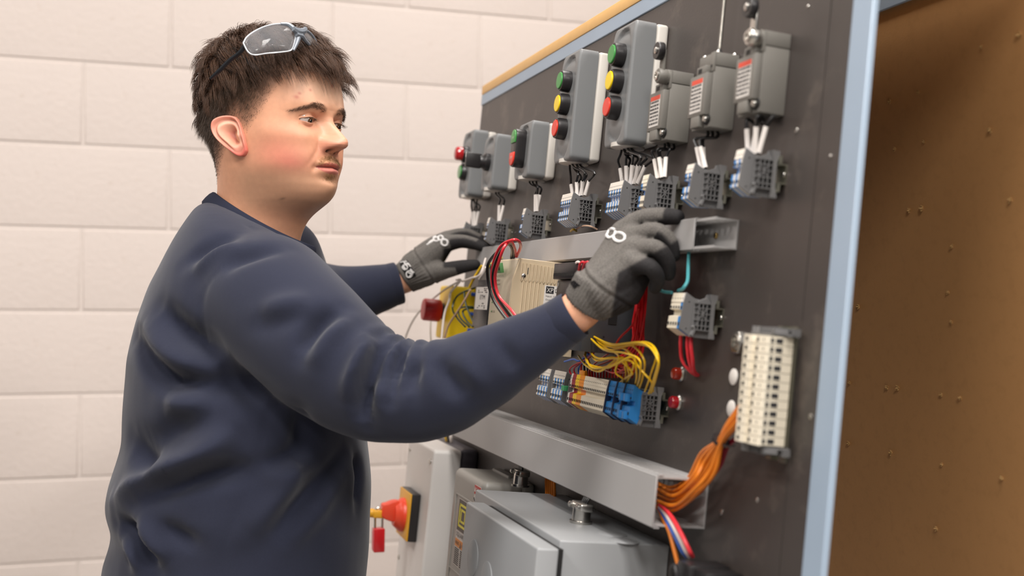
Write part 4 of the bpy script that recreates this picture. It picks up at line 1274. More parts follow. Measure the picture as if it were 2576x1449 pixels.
def loft(mb, rings):
    bm = bmesh.new()
    R_ = [[bm.verts.new(p) for p in r] for r in rings]
    n = len(rings[0])
    for a, b in zip(R_[:-1], R_[1:]):
        for k in range(n):
            bm.faces.new((a[k], a[(k + 1) % n], b[(k + 1) % n], b[k]))
    bm.faces.new(R_[0])
    bm.faces.new(R_[-1])
    bmesh.ops.recalc_face_normals(bm, faces=bm.faces)
    mb.add(bm, None, True)


def chain(mb, pts, radii, n=12, sub=5):
    """tapered rounded limb: tube through the points with ball ends"""
    mb.tube(pts, radii, n, sub)
    for p, r in ((pts[0], radii[0]), (pts[-1], radii[-1])):
        bm = bmesh.new()
        bmesh.ops.create_icosphere(bm, subdivisions=2, radius=r)
        bmesh.ops.translate(bm, verts=bm.verts, vec=Vector(p))
        mb.add(bm, None, True)


def paint(me, cols, name='tint'):
    ca = me.color_attributes.new(name, 'FLOAT_COLOR', 'POINT')
    ca.data.foreach_set('color', np.concatenate([cols, np.ones((len(cols), 1))], 1).astype(np.float32).ravel())


def attr_mat(name, rough, bump=0.0, bscale=200, bdist=0.001, sss=0.0, var=0.06, vscale=60, spec=0.5, knit=0.0, sheen=0.0):
    mt = mat(name, '808080', rough, bump=bump, bscale=bscale, bdist=bdist, spec=spec, sss=sss, sheen=sheen)
    nt = mt.node_tree
    b = nt.nodes['Principled BSDF']
    a = nt.nodes.new('ShaderNodeAttribute')
    a.attribute_name = 'tint'
    tc = nt.nodes.new('ShaderNodeTexCoord')
    n = nt.nodes.new('ShaderNodeTexNoise')
    n.inputs['Scale'].default_value = vscale
    n.inputs['Detail'].default_value = 5
    nt.links.new(tc.outputs['Object'], n.inputs['Vector'])
    mr = nt.nodes.new('ShaderNodeMapRange')
    mr.inputs[1].default_value, mr.inputs[2].default_value = 0.25, 0.75
    mr.inputs[3].default_value, mr.inputs[4].default_value = 1 - var, 1 + var
    nt.links.new(n.outputs['Fac'], mr.inputs[0])
    mx = nt.nodes.new('ShaderNodeMix')
    mx.data_type = 'RGBA'
    mx.blend_type = 'MULTIPLY'
    mx.inputs[0].default_value = 1
    nt.links.new(a.outputs['Color'], mx.inputs[6])
    nt.links.new(mr.outputs[0], mx.inputs[7])
    nt.links.new(mx.outputs[2], b.inputs['Base Color'])
    return mt


def L3(c):
    return np.array(lin(c)[:3])


# ---------------------------------------------------------------- head: canonical frame x forward, y left, z up, origin between the ears
HEAD_AZ = math.radians(-27.0)
HEAD_O = px3(690, 365, 1.62)
_f = Vector((math.cos(HEAD_AZ), math.sin(HEAD_AZ), 0))
_pitch = math.radians(-2.0)
_roll = math.radians(0.0)
HF = (_f * math.cos(_pitch) + Vector((0, 0, 1)) * math.sin(_pitch)).normalized()
HL = Vector((0, 0, 1)).cross(HF).normalized()
HU = HF.cross(HL)
MHEAD = Matrix((HF, HL, HU)).transposed().to_4x4()
MHEAD.translation = HEAD_O

#        z      xf      xb      yw     nf    nb   cx
HROWS = [(0.152, 0.000, -0.032, 0.010, 2.0, 2.0, -0.015),
         (0.150, 0.018, -0.050, 0.028, 2.0, 2.0, -0.015),
         (0.144, 0.038, -0.068, 0.045, 2.0, 2.0, -0.013),
         (0.132, 0.057, -0.084, 0.059, 2.1, 2.0, -0.011),
         (0.114, 0.073, -0.097, 0.069, 2.2, 2.1, -0.009),
         (0.092, 0.0840, -0.106, 0.0745, 2.35, 2.1, -0.006),
         (0.070, 0.0895, -0.108, 0.0765, 2.45, 2.1, -0.004),
         (0.048, 0.0920, -0.107, 0.0765, 2.5, 2.1, 0.000),
         (0.034, 0.0895, -0.104, 0.0762, 2.5, 2.1, 0.000),
         (0.018, 0.0885, -0.098, 0.0758, 2.45, 2.1, 0.000),
         (0.002, 0.0900, -0.091, 0.0755, 2.4, 2.1, 0.000),
         (-0.016, 0.0925, -0.084, 0.0742, 2.3, 2.1, 0.000),
         (-0.032, 0.0935, -0.079, 0.0722, 2.2, 2.1, 0.000),
         (-0.046, 0.0935, -0.076, 0.0690, 2.1, 2.1, 0.000),
         (-0.057, 0.0940, -0.076, 0.0660, 2.05, 2.1, -0.002),
         (-0.067, 0.0910, -0.077, 0.0632, 2.0, 2.1, -0.005),
         (-0.075, 0.0830, -0.079, 0.0612, 2.0, 2.1, -0.008),
         (-0.082, 0.0725, -0.081, 0.0600, 2.0, 2.1, -0.012),
         (-0.090, 0.0610, -0.084, 0.0595, 2.0, 2.1, -0.018),
         (-0.100, 0.0500, -0.086, 0.0595, 2.0, 2.0, -0.024),
         (-0.115, 0.0400, -0.089, 0.0605, 2.0, 2.0, -0.028),
         (-0.140, 0.0320, -0.096, 0.0640, 2.0, 2.0, -0.034),
         (-0.170, 0.0250, -0.108, 0.0720, 2.0, 2.0, -0.042)]
HR = np.array(HROWS)


def cubic_interp(x, xp, fp):
    """Catmull-Rom through (xp increasing)"""
    xp, fp = np.asarray(xp), np.asarray(fp)
    m_ = np.gradient(fp, xp)
    i = np.clip(np.searchsorted(xp, x) - 1, 0, len(xp) - 2)
    h = xp[i + 1] - xp[i]
    t = (x - xp[i]) / h
    return (2 * t ** 3 - 3 * t ** 2 + 1) * fp[i] + (t ** 3 - 2 * t ** 2 + t) * h * m_[i] + (-2 * t ** 3 + 3 * t ** 2) * fp[i + 1] + (t ** 3 - t ** 2) * h * m_[i + 1]


zs = np.concatenate([np.linspace(-0.17, -0.09, 34), np.linspace(-0.0885, -0.050, 46)[:], np.arange(-0.0493, 0.062, 0.00068), np.linspace(0.063, 0.140, 62), np.linspace(0.141, 0.1518, 14)])
# angles: dense in front
ta = np.linspace(-1, 1, 521)[:-1]
th = np.sign(ta) * (np.abs(ta) * 0.50 + 0.50 * np.abs(ta) ** 2.6) * math.pi
ZZ, TH = np.meshgrid(zs, th, indexing='ij')
order = np.argsort(HR[:, 0])
zp = HR[order, 0]
prm = [cubic_interp(zs, zp, HR[order, k]) for k in range(1, 7)]
XF, XB, YW, NF, NB, CX = [p[:, None] * np.ones_like(TH) for p in prm]
ct, st = np.cos(TH), np.sin(TH)
front = ct >= 0
N_ = np.where(front, NF, NB)
AX = np.where(front, XF - CX, CX - XB)
rad = 1.0 / (np.abs(ct / AX) ** N_ + np.abs(st / YW) ** N_) ** (1.0 / N_)
HX_ = CX + rad * ct
HY_ = rad * st
HZ_ = ZZ.copy()
ay = np.abs(HY_)
isf = (HX_ > 0.02)


def G(y0, sy, z0, sz, y=None, z=None):
    yy = HY_ if y is None else y
    return np.exp(-((yy - y0) / sy) ** 2 - ((HZ_ - z0) / sz) ** 2)


def GS(y0, sy, z0, sz):
    return G(y0, sy, z0, sz, ay)


dx = np.zeros_like(HX_)
dy = np.zeros_like(HX_)
dz = np.zeros_like(HX_)
zf = HZ_
# forehead, brow ridge, temples
dx += 0.0030 * GS(0.024, 0.016, 0.0450, 0.0075)
dx += 0.0010 * G(0, 0.012, 0.048, 0.010)
dy -= np.sign(HY_) * 0.0030 * np.exp(-((HX_ - 0.055) / 0.020) ** 2 - ((zf - 0.058) / 0.020) ** 2)
# eye sockets
dx -= 0.0070 * GS(0.031, 0.0165, 0.0275, 0.0105)
dx -= 0.0050 * GS(0.0155, 0.0065, 0.0285, 0.0085)
# cheeks: bone and fullness
dx += 0.0040 * GS(0.043, 0.016, 0.006, 0.012)
dy += np.sign(HY_) * 0.0030 * np.exp(-((HX_ - 0.050) / 0.025) ** 2 - ((zf - 0.010) / 0.016) ** 2)
dx += 0.0030 * GS(0.040, 0.016, -0.018, 0.018)
dy += np.sign(HY_) * 0.0028 * np.exp(-((HX_ - 0.055) / 0.030) ** 2 - ((zf + 0.030) / 0.022) ** 2)
# nose
pz = [-0.026, -0.0130, -0.0105, -0.0080, -0.0050, -0.0015, 0.0020, 0.0058, 0.0105, 0.0165, 0.0225, 0.0285, 0.035, 0.044]
pp = [0.0, 0.0012, 0.0075, 0.0175, 0.0245, 0.0282, 0.0295, 0.0288, 0.0245, 0.0185, 0.0125, 0.0070, 0.0035, 0.0]
ps = [0.006, 0.0062, 0.0066, 0.0074, 0.0094, 0.0104, 0.0106, 0.0100, 0.0084, 0.0075, 0.0072, 0.0076, 0.0085, 0.010]
NP_, NS_ = np.interp(zf, pz, pp), np.interp(zf, pz, ps)
dx += NP_ * np.exp(-np.abs(HY_ / (NS_ * 1.16)) ** 2.3) * isf
dx += 0.0110 * np.exp(-np.abs((ay - 0.0130) / 0.0062) ** 2.2 - np.abs((zf + 0.0025) / 0.0078) ** 2.4) * isf    # wings
dx -= 0.0022 * np.exp(-((ay - 0.0205) / 0.0030) ** 2 - ((zf + 0.002) / 0.008) ** 2)                           # crease beside the wing
NOSTRIL = np.exp(-((ay - 0.0078) / 0.0036) ** 2 - ((zf + 0.0092) / 0.0022) ** 2)
dx -= 0.0085 * NOSTRIL * isf
# nasolabial fold
dist = np.abs((ay - 0.0215) * 0.82 + (zf + 0.004) * 0.42)
dx -= 0.0012 * np.exp(-(dist / 0.0035) ** 2) * np.exp(-((zf + 0.018) / 0.014) ** 2)
# mouth
mw = np.clip(1 - (ay / 0.0255) ** 2, 0, 1)
mline = -0.0315 - 0.0008 * (ay / 0.02) ** 2 + 0.0006 * np.exp(-(ay / 0.004) ** 2)
dx += 0.0030 * np.exp(-(ay / 0.022) ** 2) * np.exp(-((zf + 0.032) / 0.016) ** 2)
dx += 0.0038 * np.sqrt(mw) * np.exp(-((zf - mline - 0.0050) / 0.0036) ** 2)
dx += 0.0044 * np.sqrt(mw) * np.exp(-((zf - mline + 0.0052) / 0.0042) ** 2) * np.exp(-(ay / 0.020) ** 2)
dx -= 0.0042 * np.exp(-((zf - mline) / 0.0013) ** 2) * np.clip(1 - (ay / 0.026) ** 4, 0, 1)
dx -= 0.0026 * GS(0.0262, 0.0045, -0.0340, 0.005)
dx -= 0.0010 * np.exp(-(HY_ / 0.0035) ** 2 - ((zf + 0.0185) / 0.006) ** 2)
dx -= 0.0034 * G(0, 0.016, -0.0470, 0.0048)
dx += 0.0040 * G(0, 0.015, -0.0575, 0.0095)
# soft underside of the jaw
dx += 0.0040 * G(0, 0.030, -0.082, 0.012)
# eyelids: the lid surface bulges over the eyeball and an almond is pushed in
EYE = Vector((0.0712, 0.0315, 0.0280))
ER = 0.0122
ey, ez = ay - EYE.y, zf - EYE.z + 0.04 * (ay - EYE.y)
half = 0.0140
uu = np.clip(np.abs(ey) / half, 0, 1)
top = 0.0030 * (1 - uu ** 2.2)
bot = -0.0040 * (1 - uu ** 2.0)
rr2 = np.clip(1 - (ey / 0.0165) ** 2 - (ez / 0.0150) ** 2, 0, 1)
lidx = EYE.x + np.sqrt(np.clip((ER + 0.0013) ** 2 - ey ** 2 - ez ** 2, 0, None))
blend = np.clip((0.0128 - np.sqrt(ey ** 2 + (ez * 1.20) ** 2)) / 0.0042, 0, 1) * isf
blend = blend * blend * (3 - 2 * blend)
NX = HX_ + dx
NX = NX * (1 - blend) + np.maximum(NX * 0.0 + lidx, NX - 0.002) * blend
inside = (np.abs(ey) < half) & isf
sd = np.where(ez > 0, top - ez, ez - bot)           # >0 inside the almond
al = np.clip(sd / 0.0009, 0, 1) * inside * (np.abs(ey) < half)
NX -= 0.0052 * al
NX += 0.0007 * np.exp(-((ez - top - 0.0010) / 0.0009) ** 2) * inside
crease = 0.0062 - 0.0030 * (uu ** 2)
NX -= 0.0016 * np.exp(-((ez - crease) / 0.0011) ** 2) * (np.abs(ey) < half * 1.05) * isf
NX -= 0.0007 * np.exp(-((ez + 0.0095 - 0.0025 * uu) / 0.0018) ** 2) * (np.abs(ey) < half) * isf
HVX, HVY, HVZ = NX, HY_ + dy, HZ_ + dz
nrow, ncol = HVX.shape
hv = np.stack([HVX, HVY, HVZ], -1).reshape(-1, 3)
idx = np.arange(nrow * ncol).reshape(nrow, ncol)
a, b = idx[:-1, :], idx[1:, :]
quads = np.stack([a, np.roll(a, -1, 1), np.roll(b, -1, 1), b], -1).reshape(-1, 4)
hme = bpy.data.meshes.new('head')
hme.from_pydata(hv.tolist(), [], quads.tolist() + [list(reversed(idx[0].tolist())), idx[-1].tolist()])
hme.update()
keep = 1 - np.clip(al.ravel() + (sd.ravel() > -0.002) * inside.ravel(), 0, 1) * 0.85
hv = smooth_np(hv, edges_np(hme), 3, 0.45, keep * (hv[:, 2] < 0.15))
set_verts(hme, hv)

# --- colours of the skin and the clipped hair
hz, hy, hx = hv[:, 2], hv[:, 1], hv[:, 0]
hay = np.abs(hy)
SKIN = L3('d99f7e')
col = np.tile(SKIN, (len(hv), 1))


def mixc(c, amt):
    global col
    amt = np.clip(amt, 0, 1)[:, None]
    col = col * (1 - amt) + L3(c)[None] * amt


def g3(x0, y0, z0, s):
    return np.exp(-(((hx - x0) / s[0]) ** 2 + ((hay - y0) / s[1]) ** 2 + ((hz - z0) / s[2]) ** 2))


nz1 = np.array([math.sin(p[0] * 260 + 3 * math.sin(p[2] * 190)) * math.sin(p[1] * 230 + p[2] * 310) for p in hv[::1]])
mixc('cc6a5c', 0.50 * g3(0.060, 0.070, -0.018, (0.036, 0.05, 0.024)) )
mixc('c96a60', 0.45 * g3(0.072, 0.062, -0.030, (0.016, 0.04, 0.012)))
mixc('d98875', 0.45 * g3(0.110, 0.006, -0.001, (0.02, 0.020, 0.012)))
mixc('b9695c', 0.40 * g3(0.097, 0.016, -0.010, (0.012, 0.010, 0.010)))
mixc('f0cdb2', 0.45 * g3(0.090, 0.02, 0.068, (0.03, 0.05, 0.018)))
mixc('c4826f', 0.40 * g3(0.082, 0.028, 0.018, (0.02, 0.013, 0.005)))
mixc('c98e7c', 0.35 * g3(0.084, 0.022, 0.034, (0.02, 0.014, 0.004)))
for (x0, y0, z0, s_) in ((0.099, 0.006, 0.078, 0.0022), (0.094, -0.036, 0.066, 0.0018), (0.082, -0.052, 0.055, 0.0024), (0.085, -0.049, 0.060, 0.0018)):
    w_ = np.exp(-((hy - y0) ** 2 + (hz - z0) ** 2) / s_ ** 2) * (hx > 0.05)
    mixc('b8584e', 0.6 * w_)
mole = np.exp(-((hy + 0.045) ** 2 + (hz + 0.076) ** 2) / 0.0018 ** 2) * (hx > 0.0)
mixc('5b3328', 0.8 * mole)
# beard shadow along jaw, chin and upper lip
jaw = np.clip((-0.030 - hz) / 0.020, 0, 1) * np.clip((hz + 0.100) / 0.02, 0, 1) * np.clip((hx + 0.02) / 0.03, 0, 1)
mixc('a98468', 0.55 * jaw * np.clip(1 - g3(0.10, 0, -0.036, (0.02, 0.022, 0.006)), 0, 1))
must = np.exp(-((hz + 0.0205 - 0.004 * (hay / 0.02) ** 2 * -1) / 0.0058) ** 2) * np.clip(1 - (hay / 0.029) ** 4, 0, 1) * (hx > 0.07)
mixc('9a7a4c', 0.42 * must)
mixc('8f6e4a', 0.40 * np.exp(-(hay / 0.010) ** 2 - ((hz + 0.0460) / 0.004) ** 2) * (hx > 0.07))
# lips
ml = -0.0315 - 0.0008 * (hay / 0.02) ** 2
lw = np.clip(1 - (hay / 0.0245) ** 2, 0, 1)
up_l = (hz > ml) & (hz < ml + 0.0068 * lw ** 0.6 - 0.0010 * np.exp(-(hay / 0.003) ** 2))
lo_l = (hz <= ml) & (hz > ml - 0.0088 * lw ** 0.7)
mixc('b9625a', 0.80 * (up_l & (hx > 0.07) & (hay < 0.0245)))
mixc('c9736c', 0.80 * (lo_l & (hx > 0.07) & (hay < 0.0245)))
mixc('6b2f2b', 0.75 * np.exp(-((hz - ml) / 0.0009) ** 2) * (hay < 0.0245) * (hx > 0.07))
mixc('3a1d18', 0.95 * np.clip(NOSTRIL.ravel() * 1.3 - 0.2, 0, 1) * (hx > 0.08))
# lid margin
mixc('5a342a', 0.75 * (np.exp(-((sd.ravel() + 0.0003) / 0.0007) ** 2) * inside.ravel() * (ez.ravel() > 0)))
mixc('c07a6c', 0.5 * (np.exp(-((sd.ravel() + 0.0003) / 0.0008) ** 2) * inside.ravel() * (ez.ravel() <= 0)))
# brow pigment
bz0 = 0.0430 + 0.0045 * np.clip((hay - 0.012) / 0.020, 0, 1) - 0.0105 * np.clip((hay - 0.032) / 0.026, 0, 1)
brow = np.exp(-np.abs((hz - bz0) / np.interp(hay, [0.010, 0.020, 0.040, 0.054], [0.0040, 0.0046, 0.0034, 0.0020])) ** 2.5) * np.clip((hay - 0.009) / 0.004, 0, 1) * np.clip((0.063 - hay) / 0.010, 0, 1) * (hx > 0.03)
mixc('7d5b45', 0.6 * brow)
# clipped sides (fade): strong above, thin toward the ear and the nape
hl = np.interp(hx, [-0.11, -0.075, -0.045, -0.005, 0.015, 0.035, 0.046, 0.060, 0.075, 0.10], [-0.075, -0.062, -0.050, 0.004, 0.004, 0.030, 0.050, 0.076, 0.088, 0.094])   # lower edge of hair growth
hair_m = np.clip((hz - hl) / 0.016, 0, 1)
fade = np.clip((hz - hl) / 0.062, 0, 1) ** 0.5
mixc('3f2e24', 0.92 * fade * hair_m)
mixc('33241c', 0.9 * np.clip((hz - np.interp(hx, [-0.11, -0.02, 0.05, 0.09], [0.030, 0.070, 0.090, 0.098])) / 0.02, 0, 1))
paint(hme, col)


# --- ear: outline in (a back, b up), relief by rings
def ear_mesh(side):
    out = [(-0.004, -0.024), (0.002, -0.0285), (0.008, -0.028), (0.013, -0.022), (0.018, -0.012), (0.0245, 0.000), (0.0285, 0.011), (0.0285, 0.020), (0.0245, 0.0270), (0.0165, 0.0310), (0.0075, 0.0305), (0.0005, 0.0260), (-0.0030, 0.0180), (-0.0045, 0.0080), (-0.0055, -0.002), (-0.0050, -0.013)]
    P2 = [Vector((p[0], p[1], 0)) for p in out]
    loop = spline(P2 + [P2[0]], 5)[:-1]
    n = len(loop)
    c = Vector((0.0085, 0.001, 0))
    rows = []
    fr = [1.0, 1.03, 1.0, 0.93, 0.86, 0.80, 0.72, 0.64, 0.56, 0.46, 0.35, 0.22, 0.10]
    bm = bmesh.new()
    cols = []

    def hgt(f, p, k):
        ang = math.atan2(p.y - c.y, p.x - c.x)
        lobe = sstep(-0.012, -0.022, p.y)
        frontness = sstep(0.004, -0.004, p.x)
        rim = 0.0050 * math.exp(-((f - 0.96) / 0.085) ** 2) * (1 - lobe) * (1 - 0.6 * frontness)
        groove = -0.0030 * math.exp(-((f - 0.80) / 0.06) ** 2) * (1 - lobe) * (1 - frontness)
        anti = 0.0036 * math.exp(-((f - 0.62) / 0.09) ** 2) * (1 - lobe) * (1 - frontness)
        concha = -0.0085 * (1 - sstep(0.20, 0.55, f)) * (1 - lobe)
        tragus = 0.0040 * math.exp(-(((p.x + 0.0005) / 0.0040) ** 2 + ((p.y + 0.001) / 0.0055) ** 2))
        return 0.006 + rim + groove + anti + concha + tragus + 0.0020 * lobe * (1 - f)
    layers = [(1.0, -0.006), (1.02, 0.0)] + [(f, None) for f in fr[1:]]
    grid = []
    for f, hh in layers:
        row = []
        for k, q in enumerate(loop):
            p = c + (q - c) * f
            h = hh if hh is not None else hgt(f, p, k)
            # tilt: the back edge stands off the head
            off = 0.0165 * sstep(0.0, 0.028, p.x) + h
            ra = 0.30
            ea, eb = (p.x * math.cos(ra) + p.y * math.sin(ra)) * 0.95, (p.y * math.cos(ra) - p.x * math.sin(ra)) * 0.92
            co = Vector((0.0065 - ea, side * (0.0735 + off), eb + 0.0035))
            row.append(bm.verts.new(co))
            cc = L3('e0a48a')
            w = 0.55 * math.exp(-((f - 0.97) / 0.10) ** 2) + 0.45 * sstep(-0.010, -0.022, p.y)
            cc = cc * (1 - w) + L3('d2675a') * w
            w2 = 0.80 * (1 - sstep(0.15, 0.5, f)) + 0.45 * math.exp(-((f - 0.80) / 0.06) ** 2)  # shade of the ear's hollow and rim groove deepened in the colour
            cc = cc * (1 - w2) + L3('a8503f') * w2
            cols.append(cc)
        grid.append(row)
    for A, B_ in zip(grid[:-1], grid[1:]):
        for k in range(n):
            bm.faces.new((A[k], A[(k + 1) % n], B_[(k + 1) % n], B_[k]))
    bm.faces.new(grid[-1])
    bmesh.ops.recalc_face_normals(bm, faces=bm.faces)
    me = bpy.data.meshes.new('ear')
    bm.to_mesh(me)
    bm.free()
    v = smooth_np(verts_np(me), edges_np(me), 2, 0.4)
    set_verts(me, v)
    paint(me, np.array(cols))
    return me


# ---------------------------------------------------------------- torso, arms, legs of the body itself (mostly under cloth)
TAZ = math.radians(10.0)
TF = Vector((math.cos(TAZ), math.sin(TAZ), 0))
TL = Vector((-math.sin(TAZ), math.cos(TAZ), 0))
TY = 1.63


def torso_ring(y, xl, xr, b, grow=0.0, n=48, e=2.35, yr=None):
    """ring whose profile in the side view runs from photo column xl (row y) to xr (row yr); half width b"""
    pl, pr = px3(xl, y, TY), px3(xr, y if yr is None else yr, TY)
    c = (pl + pr) / 2
    slope = (pr.z - pl.z) / ((pr - pl).length)
    hd = (Vector((pr.x - pl.x, pr.y - pl.y, 0))).length / 2 + grow
    ring = []
    for k in range(n):
        t = 2 * math.pi * k / n
        ct_, st_ = math.cos(t), math.sin(t)
        r = 1.0 / (abs(ct_ / hd) ** e + abs(st_ / (b + grow)) ** e) ** (1 / e)
        ring.append(c + TF * (r * ct_) + TL * (r * st_) + Vector((0, 0, slope * r * ct_)))
    return ring


TORSO = [(502, 540, 768, 0.070, 632), (506, 515, 790, 0.095, 645), (524, 494, 803, 0.122, 658), (556, 474, 816, 0.152, 676), (605, 448, 830, 0.176, 700), (655, 420, 846, 0.188, 725), (715, 392, 864, 0.195, 760), (800, 360, 885, 0.200, 815), (900, 337, 900, 0.204, 900), (1000, 330, 910, 0.208, 1000),
         (1100, 326, 920, 0.212, 1100), (1150, 313, 926, 0.214, 1150), (1200, 296, 930, 0.216, 1200), (1250, 286, 930, 0.218, 1250), (1285, 292, 929, 0.216, 1285), (1312, 303, 928, 0.213, 1312), (1345, 299, 926, 0.212, 1345), (1400, 279, 922, 0.214, 1400), (1450, 277, 919, 0.214, 1450), (1530, 285, 910, 0.208, 1530), (1600, 300, 895, 0.200, 1600)]
R_ARM = [((635, 722, 1.550), 0.076), ((672, 762, 1.490), 0.088), ((780, 856, 1.440), 0.081), ((900, 950, 1.405), 0.070), ((1005, 987, 1.385), 0.0600), ((1110, 975, 1.370), 0.0570), ((1220, 925, 1.355), 0.0475), ((1335, 862, 1.340), 0.0365), ((1442, 794, 1.328), 0.0275)]
L_ELB = Vector((-0.40, 2.06, 1.365))
L_ARM = [((690, 660, 1.80), 0.075), ((720, 720, 1.92), 0.074), ((760, 745, 2.04), 0.068), ((850, 748, 2.10), 0.058), ((935, 730, 2.11), 0.046), ((1002, 712, 2.12), 0.0370)]
body = MB()
loft(body, [torso_ring(y + 14, xl, xr, b, -0.036 if i > 4 else -0.022, yr=yr + 14) for i, (y, xl, xr, b, yr) in enumerate(TORSO)])
for arm in (R_ARM, L_ARM):
    chain(body, [px3(*p) for p, r in arm], [max(0.0240, r * 0.48) if i < len(arm) - 1 else 0.0240 for i, (p, r) in enumerate(arm)])
RW1, LW1 = px3(1500, 735, 1.318), px3(1040, 690, 2.12)
chain(body, [px3(1430, 800, 1.328), px3(1462, 778, 1.325), RW1], [0.0250, 0.0245, 0.0245])
chain(body, [px3(985, 712, 2.12), px3(1015, 703, 2.12), LW1], [0.0275, 0.0268, 0.0265])
hip = px3(600, 1560, TY)
for s in (-1, 1):
    h0 = hip + TL * (0.10 * s)
    kn = Vector((h0.x + 0.02, h0.y, 0.50))
    an = Vector((h0.x - 0.01, h0.y, 0.09))
    chain(body, [h0, kn, an], [0.090, 0.060, 0.042])
    chain(body, [an + Vector((-0.03, 0, -0.045)), an + TF * 0.08 + Vector((0, 0, -0.055)), an + TF * 0.17 + Vector((0, 0, -0.065))], [0.032, 0.034, 0.024])
bme = voxel_union(body, 0.007, 4)
paint(bme, np.tile(L3('dca383'), (len(bme.vertices), 1)))
M_SKIN = attr_mat('skin', 0.46, bump=0.10, bscale=900, bdist=0.0006, sss=0.10, var=0.05, vscale=140)
# join head, ears and body into the one continuous figure
bmj = bmesh.new()
for me_, mt_ in ((bme, None), (hme, MHEAD), (ear_mesh(-1), MHEAD), (ear_mesh(1), MHEAD)):
    if mt_ is not None: me_.transform(mt_)
    bmj.from_mesh(me_)
pme = bpy.data.meshes.new('person')
bmj.to_mesh(pme)
bmj.free()
for p in pme.polygons: p.use_smooth = True
person = link('person', pme, M_SKIN)
tag(person, 'young man in a navy sweatshirt and grey work gloves reaching to the board', 'person')
head_bvh = BVHTree.FromPolygons([MHEAD @ Vector(v) for v in hv], quads.tolist())

# eyes
M_EYEW = mat('eye_white', 'c4b6ae', 0.15, coat=0.6)
for s in (-1, 1):
    c = Vector((EYE.x, s * EYE.y, EYE.z))
    gaze = Vector((0.93, -0.10 if s > 0 else -0.02, -0.20)).normalized()
    gaze = Vector((1, 0.06, -0.16)).normalized()
    o = MB().lathe([(0, -ER)] + [(ER * math.sin(t), -ER * math.cos(t)) for t in np.linspace(0.15, math.pi - 0.12, 26)] + [(0, ER)], c, gaze, 36).obj('eye', M_EYEW, person, MHEAD)
    MB().lathe([(0.0059, 0.0002), (0.0056, 0.0007), (0.0030, 0.0013), (0, 0.0015)], c + gaze * (ER * 0.885), gaze, 28).obj('iris', mat('iris_brown', '5e4028', 0.1, coat=1.0), o)
    MB().lathe([(0.0026, 0.0), (0.0023, 0.0006), (0, 0.0007)], c + gaze * (ER * 0.885 + 0.0012), gaze, 20).obj('pupil', mat('pupil_black', '080606', 0.05, coat=1.0), o)

# ---------------------------------------------------------------- hair: thousands of thin tapered strands
M_HAIR = mat('brown_hair', '4f3626', 0.46, var=0.45, vscale=160, spec=0.35)
M_HAIRS = mat('brown_hair_short', '54402f', 0.5, var=0.3, vscale=200)
M_FUZZ = mat('light_fuzz', '8c6a3c', 0.5, var=0.3, vscale=300)


def strands(paths, radii, name, material, parent, sides=3):
    """paths: (N,K,3) array of strand points in the head frame; radius tapers to the tip"""
    Pn = np.asarray(paths)
    N, K, _ = Pn.shape
    d = np.gradient(Pn, axis=1)
    d /= np.linalg.norm(d, axis=2, keepdims=True) + 1e-12
    ref = np.where(np.abs(d[..., 2:3]) < 0.9, np.array([0, 0, 1.0]), np.array([1.0, 0, 0]))
    e1 = np.cross(d, ref)
    e1 /= np.linalg.norm(e1, axis=2, keepdims=True) + 1e-12
    e2 = np.cross(d, e1)
    tap = np.linspace(1, 0, K) ** 0.6 * 0.9 + 0.1
    rad_ = np.asarray(radii)[:, None] * tap[None]
    V = []
    for s in range(sides):
        a_ = 2 * math.pi * s / sides
        V.append(Pn + (e1 * math.cos(a_) + e2 * math.sin(a_)) * rad_[..., None])
    V = np.stack(V, 2)                     # N,K,S,3
    ii = np.arange(N * K * sides).reshape(N, K, sides)
    A, B_ = ii[:, :-1], ii[:, 1:]
    Q = np.stack([A, np.roll(A, -1, 2), np.roll(B_, -1, 2), B_], -1).reshape(-1, 4)
    me = bpy.data.meshes.new(name)
    nv, nq = N * K * sides, len(Q)
    me.vertices.add(nv)
    me.vertices.foreach_set('co', V.reshape(-1).astype(np.float32))
    me.loops.add(nq * 4)
    me.loops.foreach_set('vertex_index', Q.reshape(-1).astype(np.int32))
    me.polygons.add(nq)
    me.polygons.foreach_set('loop_start', np.arange(0, nq * 4, 4, dtype=np.int32))
    me.polygons.foreach_set('use_smooth', np.ones(nq, dtype=bool))
    me.update(calc_edges=True)
    o = link(name, me, material, parent, MHEAD)
    o['kind'] = 'stuff'
    return o


hn = normals_np(hme)
Rinv = np.array(MHEAD.to_3x3().inverted())
hn = hn @ Rinv.T                          # normals back in the head frame


def pick(weight, n):
    """vertex picks by weight * local area"""
    area = np.zeros(len(hv))
    g = hv.reshape(nrow, ncol, 3)
    du = np.linalg.norm(np.roll(g, -1, 1) - g, axis=2)
    dv = np.linalg.norm(np.gradient(g, axis=0), axis=2)
    area = (du * dv).ravel()
    w = np.clip(weight, 0, None) * area
    return rng.choice(len(hv), n, p=w / w.sum())


def vnoise(p, s, seed=0.0):
    return np.stack([np.sin(p[:, 0] * s + 1.3 + seed) * np.cos(p[:, 1] * s * 1.1 + 0.5 + seed) + np.sin(p[:, 2] * s * 1.2 + seed * 2),
                     np.sin(p[:, 1] * s + 2.1 + seed) * np.cos(p[:, 2] * s * 0.9 + 0.2) + np.sin(p[:, 0] * s * 1.3 + seed * 3),
                     np.sin(p[:, 2] * s + 0.7 + seed) * np.cos(p[:, 0] * s * 1.05 + 1.1) + np.sin(p[:, 1] * s * 0.8 + seed)], 1) * 0.5


